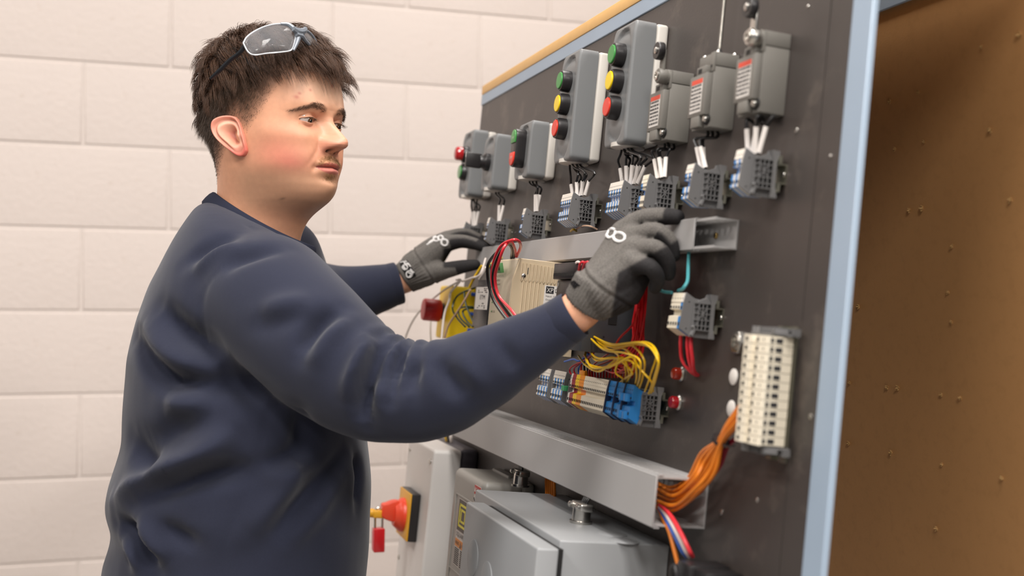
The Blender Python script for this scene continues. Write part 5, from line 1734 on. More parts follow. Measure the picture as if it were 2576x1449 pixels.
# lower boundary of the long hair as a function of x (front..back)
lo = np.interp(hx, [-0.105, -0.085, -0.05, -0.02, 0.02, 0.045, 0.065, 0.085, 0.11], [0.030, 0.034, 0.050, 0.066, 0.078, 0.086, 0.090, 0.092, 0.093])
long_w = np.clip((hz - lo) / 0.010, 0, 1)
long_w *= 1 + 0.6 * np.clip((hx - 0.03) / 0.05, 0, 1) * (hz > 0.085)
NLONG, KL = 9000, 8
ids = pick(long_w, NLONG)
root = hv[ids] + rng.normal(0, 0.0006, (NLONG, 3))
nn = hn[ids]
# clumps
ncl = 340
cid = ids[rng.choice(NLONG, ncl, replace=False)]
cpos = hv[cid]
d2 = ((root[:, None, :] - cpos[None]) ** 2).sum(2)
cl = d2.argmin(1)
crown = np.array([-0.065, 0.005, 0.125])


def flow(p):
    """combing direction: away from the crown, forward on top, down at the back and sides"""
    d = p - crown
    d = d / (np.linalg.norm(d, axis=1, keepdims=True) + 1e-9)
    top_ = np.clip((p[:, 2] - 0.085) / 0.04, 0, 1)[:, None]
    frw = np.array([[0.95, -0.15, -0.05]])
    back = np.clip((-0.03 - p[:, 0]) / 0.05, 0, 1)[:, None]
    d = d * (0.7 + 0.3 * back) + frw * (1.0 * (1 - back)) + np.array([[0, 0, -0.55]]) * (1 - top_)
    return d / (np.linalg.norm(d, axis=1, keepdims=True) + 1e-9)


cdir = flow(cpos) + vnoise(cpos, 60) * 0.55 + rng.normal(0, 0.20, (ncl, 3))
clen = np.interp(cpos[:, 0], [-0.11, -0.07, -0.02, 0.05, 0.10], [0.033, 0.040, 0.045, 0.050, 0.048]) * rng.uniform(0.8, 1.2, ncl)
clen *= np.interp(cpos[:, 2], [0.03, 0.08, 0.12], [0.72, 0.85, 1.0])
clift = (np.interp(cpos[:, 2], [0.03, 0.08, 0.11, 0.15], [0.42, 0.50, 0.55, 0.50]) + 0.45 * np.clip((-0.04 - cpos[:, 0]) / 0.04, 0, 1)) * rng.uniform(0.75, 1.25, ncl)
dirs = 0.62 * cdir[cl] + 0.38 * flow(root) + rng.normal(0, 0.10, (NLONG, 3))
dirs -= nn * (dirs * nn).sum(1, keepdims=True) * 0.75
dirs /= np.linalg.norm(dirs, axis=1, keepdims=True)
ln_ = clen[cl] * rng.uniform(0.78, 1.12, NLONG)
lift = clift[cl] * rng.uniform(0.85, 1.15, NLONG)
tt = np.linspace(0, 1, KL)
paths = np.zeros((NLONG, KL, 3))
cur = root - nn * 0.002
paths[:, 0] = cur
stepl = ln_ / (KL - 1)
curl = rng.normal(0, 0.14, (ncl, 3))[cl]
for k in range(1, KL):
    t = tt[k]
    v_ = dirs * (0.45 + 0.75 * t) + nn * (lift * (1.25 - 1.45 * t))[:, None] + np.array([[0, 0, -1.0]]) * (0.85 * t ** 2) + curl * t * 1.6
    v_ /= np.linalg.norm(v_, axis=1, keepdims=True)
    cur = cur + v_ * stepl[:, None]
    paths[:, k] = cur
# clump tips gather
tipc = np.zeros((ncl, 3))
cnt = np.bincount(cl, minlength=ncl).astype(float)
for k in range(3):
    tipc[:, k] = np.bincount(cl, weights=paths[:, -1, k], minlength=ncl) / np.maximum(cnt, 1)
gath = (tt ** 1.6 * 0.42)[None, :, None]
paths = paths * (1 - gath) + (paths + (tipc[cl] - paths[:, -1])[:, None, :]) * gath
# keep off the skull
pf = paths.reshape(-1, 3)
XFp = np.interp(pf[:, 2], zp, HR[order, 1])
XBp = np.interp(pf[:, 2], zp, HR[order, 2])
YWp = np.interp(pf[:, 2], zp, HR[order, 3])
axp = np.where(pf[:, 0] > 0, XFp, -XBp)
q_ = np.sqrt((pf[:, 0] / axp) ** 2 + (pf[:, 1] / YWp) ** 2)
push = np.where((q_ < 1.03) & (pf[:, 2] < 0.135), 1.03 / np.maximum(q_, 0.3), 1.0)
push[::KL] = 1.0
pf[:, 0] *= push
pf[:, 1] *= push
hair = strands(pf.reshape(NLONG, KL, 3), rng.uniform(0.00022, 0.00042, NLONG), 'hair', M_HAIR, person)
# fringe over the forehead
# clipped sides
fw = np.clip((hz - hl) / 0.05, 0, 1) ** 0.8 * (1 - np.clip((hz - lo - 0.004) / 0.01, 0, 1))
NS2 = 14000
ids = pick(fw, NS2)
fl = flow(hv[ids]) * 0.5 + np.array([[-0.15, 0, -0.75]])
lens = np.interp(hz[ids] - hl[ids], [0, 0.03, 0.06, 0.09], [0.0015, 0.003, 0.008, 0.015]) * rng.uniform(0.7, 1.2, NS2)
p0 = hv[ids] + rng.normal(0, 0.0005, (NS2, 3))
v_ = fl + hn[ids] * 0.55 + rng.normal(0, 0.16, (NS2, 3))
v_ /= np.linalg.norm(v_, axis=1, keepdims=True)
sp_ = np.stack([p0 - hn[ids] * 0.0006, p0 + v_ * (lens * 0.5)[:, None], p0 + v_ * lens[:, None] + np.array([[0, 0, -1]]) * (lens * 0.25)[:, None]], 1)
strands(sp_, rng.uniform(0.00014, 0.00022, NS2), 'clipped_hair', M_HAIRS, person)
# brows
ids = pick(np.clip(brow - 0.2, 0, 1), 1000)
sgn = np.sign(hy[ids])
v_ = np.stack([np.full(len(ids), -0.35), sgn * 0.85, 0.35 - 0.9 * np.clip((hay[ids] - 0.022) / 0.02, 0, 1)], 1) + hn[ids] * 0.22 + rng.normal(0, 0.15, (len(ids), 3))
v_ /= np.linalg.norm(v_, axis=1, keepdims=True)
lens = rng.uniform(0.004, 0.0075, len(ids))
p0 = hv[ids]
sp_ = np.stack([p0 - hn[ids] * 0.0004, p0 + v_ * (lens * 0.5)[:, None] + hn[ids] * 0.0006, p0 + v_ * lens[:, None]], 1)
strands(sp_, np.full(len(ids), 0.00013), 'eyebrow', M_HAIR, person)
# moustache and chin fuzz
ids = pick(np.clip(must - 0.3, 0, 1) + 0.5 * np.exp(-(hay / 0.009) ** 2 - ((hz + 0.044) / 0.004) ** 2) * (hx > 0.07), 900)
v_ = np.stack([np.full(len(ids), 0.25), np.sign(hy[ids]) * 0.45, np.full(len(ids), -0.85)], 1) + hn[ids] * 0.35 + rng.normal(0, 0.2, (len(ids), 3))
v_ /= np.linalg.norm(v_, axis=1, keepdims=True)
lens = rng.uniform(0.002, 0.0045, len(ids))
p0 = hv[ids]
sp_ = np.stack([p0 - hn[ids] * 0.0003, p0 + v_ * (lens * 0.5)[:, None], p0 + v_ * lens[:, None]], 1)
strands(sp_, np.full(len(ids), 0.00010), 'moustache', M_FUZZ, person)
# lashes
lp = []
for s in (-1, 1):
    for k in range(46):
        u_ = -0.95 + 1.9 * k / 45
        y_ = EYE.y + u_ * half
        z_ = EYE.z + 0.0030 * (1 - abs(u_) ** 2.2) - 0.04 * u_ * half + 0.0003
        x_ = EYE.x + math.sqrt(max(1e-6, (ER + 0.0012) ** 2 - (u_ * half) ** 2 * 0.75 - (z_ - EYE.z) ** 2))
        l = random.uniform(0.006, 0.0088)
        d = Vector((0.80, s * (0.55 * u_ + 0.10), -0.30)).normalized()
        a0 = Vector((x_, s * y_, z_))
        lp.append([a0, a0 + d * l * 0.5 + Vector((0, 0, -0.0004)), a0 + d * l + Vector((0, 0, 0.0014))])
strands(np.array([[list(q) for q in p] for p in lp]), np.full(len(lp), 0.00014), 'eyelash', M_HAIRS, person)

# ---------------------------------------------------------------- sweatshirt
M_NAVY = mat('navy_fleece', '2a2d3c', 0.85, var=0.12, vscale=500, bump=0.30, bscale=1400, bdist=0.0006, spec=0.08, sheen=0.18)
sh = MB()
loft(sh, [torso_ring(y, xl, xr, b, 0.0, yr=yr) for y, xl, xr, b, yr in TORSO[:-1]])
for arm in (R_ARM, L_ARM):
    sh.tube([px3(*p) for p, r in arm], [r for p, r in arm], 24, 8)
    ball = bmesh.new()
    bmesh.ops.create_icosphere(ball, subdivisions=3, radius=arm[0][1])
    bmesh.ops.translate(ball, verts=ball.verts, vec=px3(*arm[0][0]))
    sh.add(ball, None, True)
sme = voxel_union(sh, 0.0052, 10, 0.5)
cam_np = np.array(CAM_LOC)


def zc(x, y):
    return 240 + x / 1.4646, 460 + y / 1.4646


FOLDS = [  # (amp, width, points in the sweatshirt crop)
    (-0.0100, 0.013, [(755, 640), (785, 570), (830, 510), (905, 462)]),
    (0.0050, 0.016, [(800, 690), (850, 580), (940, 500)]),
    (-0.0120, 0.012, [(1000, 900), (985, 830), (1000, 740), (1035, 650), (1065, 575)]),
    (0.0070, 0.014, [(940, 820), (950, 720), (985, 620), (1020, 560)]),
    (-0.0090, 0.011, [(1080, 800), (1075, 720), (1110, 640), (1150, 600)]),
    (0.0050, 0.012, [(1045, 820), (1040, 720), (1075, 640), (1105, 590)]),
    (-0.0060, 0.011, [(1150, 790), (1160, 710), (1195, 640)]),
    (-0.0026, 0.016, [(560, 530), (690, 508), (810, 475)]),
    (0.0040, 0.018, [(600, 475), (700, 455), (800, 430)]),
    (-0.0050, 0.014, [(460, 330), (520, 280), (600, 255), (700, 240)]),
    (-0.0045, 0.012, [(330, 300), (420, 240), (520, 190)]),
    (0.0040, 0.014, [(360, 330), (440, 270), (540, 225)]),
    (-0.0110, 0.018, [(235, 460), (300, 530), (380, 590), (470, 660)]),
    (0.0060, 0.020, [(170, 520), (250, 610), (350, 680), (450, 720)]),
    (-0.0110, 0.016, [(150, 560), (200, 660), (280, 725), (400, 740), (520, 775)]),
    (-0.0090, 0.018, [(420, 690), (540, 745), (640, 810)]),
    (0.0070, 0.020, [(250, 800), (340, 820), (430, 830)]),
    (-0.0060, 0.018, [(140, 930), (230, 940), (330, 880), (420, 830)]),
    (-0.0080, 0.018, [(130, 960), (180, 1020), (240, 1040)]),
    (0.0120, 0.018, [(70, 1170), (150, 1120), (260, 1065), (360, 1020), (450, 960), (510, 890)]),
    (-0.0120, 0.016, [(150, 1165), (260, 1120), (380, 1080), (500, 1060), (600, 1062)]),
    (0.0050, 0.016, [(600, 1075), (680, 1062), (750, 1030)]),
    (-0.0060, 0.014, [(600, 1045), (690, 1020), (745, 960)]),
    (-0.0060, 0.016, [(760, 830), (762, 930), (758, 1020)]),
    (0.0060, 0.018, [(560, 1300), (650, 1190), (730, 1080), (760, 1020)]),
    (-0.0060, 0.018, [(640, 1330), (740, 1200), (860, 1080), (940, 960)]),
    (0.0045, 0.018, [(700, 1340), (820, 1190), (920, 1050)]),
    (-0.0060, 0.012, [(960, 1000), (975, 1080), (965, 1200)]),
    (-0.0110, 0.013, [(75, 1255), (130, 1285), (180, 1340), (220, 1420)]),
    (0.0070, 0.014, [(150, 1250), (210, 1310), (270, 1400)]),
    (-0.0060, 0.013, [(220, 1260), (300, 1300), (380, 1340)]),
    (0.0060, 0.012, [(100, 1310), (150, 1360), (160, 1440)]),
    (-0.0050, 0.012, [(1250, 640), (1300, 720), (1370, 800)]),
    (-0.0035, 0.010, [(1470, 560), (1520, 640), (1560, 700)]),
    (0.0030, 0.012, [(1330, 620), (1390, 700), (1450, 780)]),
]
SEAMS = [[(640, 815), (620, 920), (598, 1000), (592, 1062), (560, 1130), (520, 1230), (480, 1330), (465, 1445)],
         [(568, 120), (562, 155), (580, 170), (592, 215)],
         [(540, 265), (470, 310), (415, 375), (392, 450), (398, 530), (420, 620), (465, 680), (492, 745)]]


def apply_folds(me, folds, scale=1.0):
    v = verts_np(me)
    nrm = normals_np(me)
    polys = [tuple(p.vertices) for p in me.polygons]
    tree = BVHTree.FromPolygons([Vector(q) for q in v], polys)
    disp = np.zeros(len(v))
    for amp, width, pts in folds:
        pl = []
        sp2 = spline([Vector((*zc(*p), 0)) for p in pts], 10)
        for q in sp2:
            hit = tree.ray_cast(CAM_LOC, ray(q.x, q.y).normalized())
            if hit[0] is not None: pl.append(np.array(hit[0]))
        if len(pl) < 2: continue
        pl = np.array(pl)
        box = (v > pl.min(0) - 3 * width).all(1) & (v < pl.max(0) + 3 * width).all(1)
        I = np.where(box)[0]
        if not len(I): continue
        D = np.sqrt(((v[I][:, None, :] - pl[None]) ** 2).sum(2))
        j = D.argmin(1)
        dm = D[np.arange(len(I)), j]
        s_ = j / (len(pl) - 1)
        taper = np.sin(np.pi * np.clip(s_, 0.03, 0.97)) ** 0.75
        disp[I] += scale * amp * np.exp(-(dm / width) ** 2) * taper
    set_verts(me, v + nrm * disp[:, None])


apply_folds(sme, [(a_ * 2.5, w_ * 0.85, p_) for a_, w_, p_ in FOLDS])
v = smooth_np(verts_np(sme), edges_np(sme), 2, 0.3)
# broad soft waviness of the cloth
nrm = normals_np(sme)
wob = 0.0004 * (np.sin(v[:, 2] * 70 + 2.0 * np.sin(v[:, 0] * 31)) * np.sin(v[:, 1] * 47 + v[:, 0] * 22 + 1.0)) + 0.0003 * np.sin(v[:, 0] * 95 + v[:, 2] * 60)
set_verts(sme, v + nrm * wob[:, None])
# bunched cloth at the bend of the near elbow: short diagonal rolls on the upper side of the sleeve
v = verts_np(sme)
nrm = normals_np(sme)
axp_ = np.array([list(q) for q in spline([px3(*p) for p, r in R_ARM[2:7]], 30)])
seg_ = np.concatenate([[0], np.cumsum(np.linalg.norm(np.diff(axp_, axis=0), axis=1))])
kt = KDTree(len(axp_))
for i, q in enumerate(axp_): kt.insert(q, i)
kt.balance()
t0_ = seg_[np.argmin([abs((1288 + FPX * ((q - cam_np) @ np.array(CR)) / ((q - cam_np) @ np.array(CD))) - 1010) for q in axp_])]
near = np.where((np.linalg.norm(v - axp_[len(axp_) // 2], axis=1) < 0.24))[0]
for i in near:
    co, j, d = kt.find(v[i])
    if d > 0.085: continue
    t = seg_[j] - t0_
    up_ = nrm[i, 2]
    cam_side = -nrm[i, 1]
    ph = t * 2 * math.pi / 0.030 + 2.2 * (1 - up_)
    v[i] += nrm[i] * (0.0040 * math.sin(ph) * math.exp(-((t - 0.005) / 0.050) ** 2) * min(1, max(0, up_ * 1.1 + 0.35)))
set_verts(sme, v)
apply_folds(sme, [(-0.0016, 0.0050, s_) for s_ in SEAMS])
shirt = link('sweatshirt', sme, M_NAVY, person)
shirt['label'] = 'navy blue crew neck sweatshirt'
# ribbed collar, running round the neck on a plane that drops to the front
shirt_bvh = BVHTree.FromPolygons([Vector(q) for q in verts_np(sme)], [tuple(p.vertices) for p in sme.polygons])
M_RIB = mat('navy_rib', '282b39', 0.9, bump=0.3, bscale=1200, bdist=0.0006, spec=0.1)
cb_, cf_ = px3(534, 500, 1.63), px3(782, 634, 1.63)
cc_ = (cb_ + cf_) / 2
ax_ = (cf_ - cb_) / 2
ring_o, ring_i, crease_ = [], [], []
nC = 72
bmc = bmesh.new()
rows = []
CUPV = Vector((ax_.z, 0, -ax_.x)).normalized()
if CUPV.z < 0: CUPV = -CUPV
for k in range(nC):
    t = 2 * math.pi * k / nC
    base = cc_ + ax_ * math.cos(t) * 1.03 + TL * (0.083 * math.sin(t)) + Vector((0, 0, -0.010 * abs(math.sin(t)) ** 1.5))
    out = (ax_.normalized() * math.cos(t) + TL * math.sin(t))
    prof = [(0.0050, -0.016), (0.0075, -0.010), (0.0060, -0.003), (0.0035, 0.004), (0.0005, 0.0085), (-0.0020, 0.0095), (-0.0038, 0.0075), (-0.0040, 0.000), (-0.003, -0.014)]
    rib = 0.0006 * (k % 2)
    rows.append([bmc.verts.new(base + out * (o_ + (rib if 0 < i < 5 else 0)) + CUPV * u_) for i, (o_, u_) in enumerate(prof)])
for k in range(nC):
    A, B_ = rows[k], rows[(k + 1) % nC]
    for i in range(len(A)):
        bmc.faces.new((A[i], B_[i], B_[(i + 1) % len(A)], A[(i + 1) % len(A)]))
bmesh.ops.recalc_face_normals(bmc, faces=bmc.faces)
t_ = MB()
t_.add(bmc, None, True)
t_.obj('collar', M_RIB, shirt, None, 0)


def cuff(arm, wdt, d_in, name):
    p1, r1 = px3(*arm[-1][0]), arm[-1][1]
    p0 = px3(*arm[-2][0])
    d = (p1 - p0).normalized()
    b = MB().lathe([(r1 * 1.00, -wdt), (r1 * 1.045, -wdt * 0.9), (r1 * 1.035, -0.004), (r1 * 1.02, 0.003), (r1 * 0.97, 0.0045), (r1 * 0.93, 0.003), (r1 * 0.92, -0.012), (r1 * 0.6, -0.013)], p1 + d * d_in, d, 40)
    return b.obj(name, M_NAVY, shirt)


cuff(R_ARM, 0.020, -0.002, 'cuff')
cuff(L_ARM, 0.020, -0.002, 'cuff')

# trousers and shoes (below the frame)
tr = MB()
loft(tr, [torso_ring(y, xl + 12, xr - 12, b - 0.012) for y, xl, xr, b, yr in TORSO[-3:]] + [torso_ring(1700, 320, 880, 0.185), torso_ring(1790, 350, 850, 0.17)])
for s in (-1, 1):
    h0 = hip + TL * (0.10 * s)
    tr.tube([h0 + Vector((0, 0, 0.02)), Vector((h0.x + 0.02, h0.y, 0.52)), Vector((h0.x - 0.01, h0.y, 0.06))], [0.115, 0.088, 0.075], 20, 6)
tme = voxel_union(tr, 0.009, 6)
link('trousers', tme, mat('dark_trousers', '23242b', 0.85, bump=0.2, bscale=900), person)
for s in (-1, 1):
    h0 = hip + TL * (0.10 * s)
    a0 = Vector((h0.x - 0.01, h0.y, 0.0))
    sb = MB()
    sb.tube([a0 - TF * 0.075 + Vector((0, 0, 0.052)), a0 + Vector((0, 0, 0.062)), a0 + TF * 0.12 + Vector((0, 0, 0.046)), a0 + TF * 0.215 + Vector((0, 0, 0.034))], [0.042, 0.055, 0.048, 0.032], 16, 6)
    so = voxel_union(sb, 0.006, 5)
    vv = verts_np(so)
    vv[:, 2] = np.maximum(vv[:, 2], 0.012)
    set_verts(so, vv)
    shoe = link('shoe', so, mat('work_shoe', '1c1a19', 0.5, bump=0.1), person)
    MB().box(-0.11, 0.24, -0.046, 0.046, 0.0, 0.014, 0.006).obj('sole', mat('shoe_sole', '2b2826', 0.7), shoe, Matrix.Translation(a0) @ Matrix.Rotation(TAZ, 4, 'Z'))

# ---------------------------------------------------------------- gloves
M_GLOVE = attr_mat('glove_knit', 0.75, bump=0.45, bscale=1500, bdist=0.0008, var=0.45, vscale=750, spec=0.3)
M_GPRINT = mat('glove_print', 'dcdad8', 0.6)
M_GTAG = mat('glove_tag', '1d1c1e', 0.6)


def glove(palm, fingers, thumb, voxel, lateral, coat_fn, label, cuff_ax, cuff_len, it=3):
    """palm: limbs whose first one is the cuff; fingers/thumb: joint chains. The dipped coating goes on the palm side."""
    g = MB()
    for i, (pts, rad_) in enumerate(palm + fingers + thumb):
        w_ = [px3(*p) for p in pts]
        if i == 0:
            g.tube(w_, rad_, 20, 5)
        else:
            chain(g, w_, rad_, 12, 5)
    me = voxel_union(g, voxel, it, 0.5)
    v = verts_np(me)
    # ribbed cuff
    c0, c1 = px3(*cuff_ax[0]), px3(*cuff_ax[1])
    ax = np.array((c1 - c0).normalized())
    e1 = np.array((c1 - c0).orthogonal().normalized())
    e2 = np.cross(ax, e1)
    q = v - np.array(c0)
    al_ = q @ ax
    ang = np.arctan2(q @ e2, q @ e1)
    cm = np.clip((cuff_len - al_) / 0.006, 0, 1)
    n_ = normals_np(me)
    v = v + n_ * ((0.00075 * np.sin(ang * 44) * cm) - 0.0016 * np.exp(-((al_ - cuff_len) / 0.0018) ** 2) + 0.0010 * np.exp(-((al_ - cuff_len - 0.004) / 0.0025) ** 2))[:, None]
    set_verts(me, v)
    n_ = normals_np(me)
    # nearest finger segment of each vertex
    lat = np.array(lateral)
    best = np.full(len(v), 1e9)
    dors = np.zeros((len(v), 3))
    along = np.zeros(len(v))
    for f, (pts, rad_) in enumerate(fingers):
        J = [np.array(px3(*p)) for p in pts]
        J = [J[0] - (J[1] - J[0]) * 0.9] + J
        for k in range(len(J) - 1):
            d = J[k + 1] - J[k]
            L_ = np.linalg.norm(d)
            d = d / L_
            t = np.clip((v - J[k]) @ d, 0, L_)
            dist = np.linalg.norm(v - J[k] - t[:, None] * d, axis=1) - rad_[min(k, len(rad_) - 1)]
            dn_ = np.cross(d, lat)
            dn_ /= np.linalg.norm(dn_)
            m_ = dist < best
            best[m_] = dist[m_]
            dors[m_] = dn_
            along[m_] = (k - 1) + t[m_] / L_
    facing = (n_ * dors).sum(1)
    fcoat = (1 - np.clip((facing - 0.30) / 0.30, 0, 1)) * np.clip((along - 0.05) / 0.15, 0, 1)
    fcoat = np.maximum(fcoat, np.clip((along - 2.25) / 0.15, 0, 1))
    q = v - cam_np
    Dp = q @ np.array(CD)
    X = 1288 + FPX * (q @ np.array(CR)) / Dp
    Y = 724.5 - FPX * (q @ np.array(CU)) / Dp
    coat = np.clip(np.maximum(fcoat, coat_fn(X, Y, n_, v)), 0, 1)
    c = L3('625e5a')[None] * (1 - coat[:, None]) + L3('242223')[None] * coat[:, None]
    paint(me, c)
    o = link('glove', me, M_GLOVE, person)
    o['label'] = label
    return o, me


RG_PALM = [
    ([(1474, 769, 1.3245), (1490, 746, 1.320), (1508, 718, 1.317)], [0.0275, 0.0285, 0.0300]),
    ([(1508, 718, 1.322), (1540, 650, 1.332), (1566, 588, 1.335)], [0.0260, 0.0200, 0.0150]),
    ([(1510, 718, 1.316), (1552, 655, 1.318), (1588, 598, 1.318)], [0.0260, 0.0190, 0.0145]),
    ([(1515, 722, 1.310), (1562, 668, 1.304), (1594, 626, 1.300)], [0.0260, 0.0190, 0.0140]),
    ([(1520, 731, 1.306), (1565, 695, 1.294), (1588, 662, 1.286)], [0.0260, 0.0200, 0.0140]),
    ([(1530, 745, 1.306), (1572, 728, 1.300), (1600, 700, 1.298)], [0.0240, 0.0215, 0.0160]),
]
RG_FING = [
    ([(1566, 584, 1.336), (1612, 552, 1.328), (1662, 545, 1.316), (1704, 546, 1.306)], [0.0140, 0.0112, 0.0104, 0.0088]),
    ([(1590, 600, 1.318), (1648, 582, 1.300), (1682, 606, 1.296), (1694, 642, 1.298)], [0.0128, 0.0104, 0.0096, 0.0082]),
    ([(1596, 630, 1.300), (1650, 626, 1.280), (1678, 658, 1.280), (1682, 690, 1.286)], [0.0126, 0.0102, 0.0093, 0.0080]),
    ([(1590, 665, 1.286), (1634, 672, 1.266), (1654, 700, 1.270), (1648, 724, 1.280)], [0.0118, 0.0094, 0.0086, 0.0074]),
]
RG_TH = [([(1520, 730, 1.330), (1575, 700, 1.352), (1630, 676, 1.352), (1672, 655, 1.342)], [0.0240, 0.0180, 0.0120, 0.0096])]


def coat_r(X, Y, n_, v):
    heel = np.clip((X - (1556 - (Y - 660) * 0.16)) / 6, 0, 1) * np.clip((Y - (690 - (X - 1540) * 0.55)) / 8, 0, 1)
    return heel * np.clip((840 - Y) / 8, 0, 1)


lat_r = (px3(1590, 665, 1.286) - px3(1566, 584, 1.336)).normalized()
glR, gmR = glove(RG_PALM, RG_FING, RG_TH, 0.0018, -lat_r, coat_r, 'grey knit work glove with black palm on the near hand', ((1474, 769, 1.3245), (1508, 718, 1.317)), 0.034)

LG_PALM = [
    ([(1017, 701, 2.12), (1032, 691, 2.12), (1048, 680, 2.12)], [0.0285, 0.0305, 0.0320]),
    ([(1045, 680, 2.115), (1088, 640, 2.105), (1122, 612, 2.100)], [0.0300, 0.0220, 0.0165]),
    ([(1045, 672, 2.135), (1088, 628, 2.130), (1124, 602, 2.125)], [0.0290, 0.0220, 0.0160]),
    ([(1048, 676, 2.145), (1090, 635, 2.152), (1122, 604, 2.150)], [0.0280, 0.0210, 0.0155]),
    ([(1050, 684, 2.150), (1092, 650, 2.168), (1120, 618, 2.172)], [0.0270, 0.0200, 0.0150]),
    ([(1048, 690, 2.115), (1082, 686, 2.100), (1118, 681, 2.085)], [0.0280, 0.0220, 0.0160]),
]
LG_FING = [
    ([(1122, 613, 2.100), (1160, 607, 2.095), (1192, 613, 2.088), (1218, 622, 2.080)], [0.0155, 0.0124, 0.0112, 0.0090]),
    ([(1124, 601, 2.125), (1166, 590, 2.125), (1200, 600, 2.115), (1226, 613, 2.105)], [0.0150, 0.0120, 0.0108, 0.0088]),
    ([(1122, 604, 2.150), (1164, 596, 2.152), (1198, 604, 2.142), (1222, 615, 2.132)], [0.0145, 0.0118, 0.0106, 0.0086]),
    ([(1120, 618, 2.172), (1154, 608, 2.176), (1182, 612, 2.168), (1202, 620, 2.160)], [0.0135, 0.0108, 0.0098, 0.0082]),
]
LG_TH = [([(1082, 686, 2.100), (1122, 680, 2.080), (1162, 671, 2.066), (1196, 666, 2.058)], [0.0200, 0.0150, 0.0122, 0.0098])]


def coat_l(X, Y, n_, v):
    web = np.clip((X - 1112) / 6, 0, 1) * np.clip((Y - 622) / 5, 0, 1) * np.clip((676 - Y) / 5, 0, 1)
    th_ = np.clip((X - 1128) / 8, 0, 1) * np.clip((Y - 650) / 3, 0, 1) * np.clip((676 - (X - 1130) * 0.06 - Y) / 4, 0, 1)
    tip = np.clip((X - 1166) / 6, 0, 1) * np.clip((Y - 648) / 4, 0, 1)
    return np.maximum.reduce([web, th_, tip])


lat_l = (px3(1120, 618, 2.172) - px3(1122, 613, 2.100)).normalized()
glL, gmL = glove(LG_PALM, LG_FING, LG_TH, 0.0022, lat_l, coat_l, 'grey knit work glove with black palm on the far hand', ((1017, 701, 2.12), (1048, 680, 2.12)), 0.042)


def on_mesh(me):
    return BVHTree.FromPolygons([Vector(q) for q in verts_np(me)], [tuple(p.vertices) for p in me.polygons])


def print_lines(me, lines, r, name, material, parent, lift=0.0003):
    tr_ = on_mesh(me)
    b = MB()
    for ln in lines:
        pts = []
        for q in spline([Vector((x, y, 0)) for x, y in ln], 6):
            h = tr_.ray_cast(CAM_LOC, ray(q.x, q.y).normalized())
            if h[0] is not None: pts.append(h[0] + h[1] * lift)
        if len(pts) > 1: b.tube(pts, r, 6, 1)
    return b.obj(name, material, parent)


def zr(x, y):
    return 1380 + x / 3.814, 500 + y / 3.814


def zl(x, y):
    return 960 + x / 6.037, 540 + y / 6.037


def ell(cx, cy, rx, ry, rot=0, n=14):
    return [(cx + rx * math.cos(t) * math.cos(rot) - ry * math.sin(t) * math.sin(rot), cy + rx * math.cos(t) * math.sin(rot) + ry * math.sin(t) * math.cos(rot)) for t in np.linspace(0, 2 * math.pi, n)]


print_lines(gmR, [[zr(*p) for p in l] for l in (
    ell(680, 370, 55, 42, 0.1), [(640, 300), (610, 290), (570, 310), (560, 350), (585, 375), (630, 350), (645, 310)], [(560, 300), (520, 330), (500, 370), (520, 380), (560, 350)], [(520, 330), (480, 370), (450, 420)], [(500, 390), (460, 430), (430, 470)], [(470, 380), (440, 430)])], 0.0018, 'logo_print', M_GPRINT, glR)
print_lines(gmL, [[zl(*p) for p in l] for l in (
    ell(955, 425, 48, 45, 0.3), [(935, 345), (900, 320), (862, 340), (870, 385), (915, 385), (940, 350)], [(850, 340), (800, 360), (790, 390), (830, 405), (865, 395)], [(800, 370), (760, 400), (720, 430)], [(790, 400), (740, 430), (690, 460)], [(830, 330), (780, 350)])], 0.0019, 'logo_print', M_GPRINT, glL)
# black size tag sewn on the far cuff, with its white print; a corner of the near one
tl_ = on_mesh(gmL)


def patch(me, quad, name, material, parent, n=8, lift=0.0009):
    tr_ = on_mesh(me)
    bm = bmesh.new()
    G_ = []
    for j in range(n + 1):
        row = []
        for i in range(n + 1):
            a_, b_ = i / n, j / n
            x = (quad[0][0] * (1 - a_) + quad[1][0] * a_) * (1 - b_) + (quad[3][0] * (1 - a_) + quad[2][0] * a_) * b_
            y = (quad[0][1] * (1 - a_) + quad[1][1] * a_) * (1 - b_) + (quad[3][1] * (1 - a_) + quad[2][1] * a_) * b_
            h = tr_.ray_cast(CAM_LOC, ray(x, y).normalized())
            row.append(bm.verts.new(h[0] + h[1] * lift) if h[0] is not None else None)
        G_.append(row)
    for j in range(n):
        for i in range(n):
            f = (G_[j][i], G_[j][i + 1], G_[j + 1][i + 1], G_[j + 1][i])
            if None not in f: bm.faces.new(f)
    bmesh.ops.solidify(bm, geom=list(bm.faces), thickness=0.0006)
    b = MB()
    b.add(bm, None, True)
    return b.obj(name, material, parent)


patch(gmL, [zl(255, 715), zl(395, 690), zl(530, 930), zl(400, 985)], 'cuff_tag', M_GTAG, glL)
print_lines(gmL, [[zl(*p) for p in l] for l in (
    [(290, 730), (340, 720), (385, 715)], [(350, 735), (400, 760)], ell(360, 800, 38, 34, 0.5), [(330, 770), (370, 830)], ell(425, 905, 45, 50, 0.6), [(400, 870), (450, 900), (420, 945)], [(400, 740), (445, 795)], [(440, 830), (490, 880)])], 0.0012, 'tag_print', M_GPRINT, glL, 0.0014)
patch(gmR, [zr(205, 800), zr(250, 785), zr(305, 830), zr(245, 860)], 'cuff_tag', M_GTAG, glR)

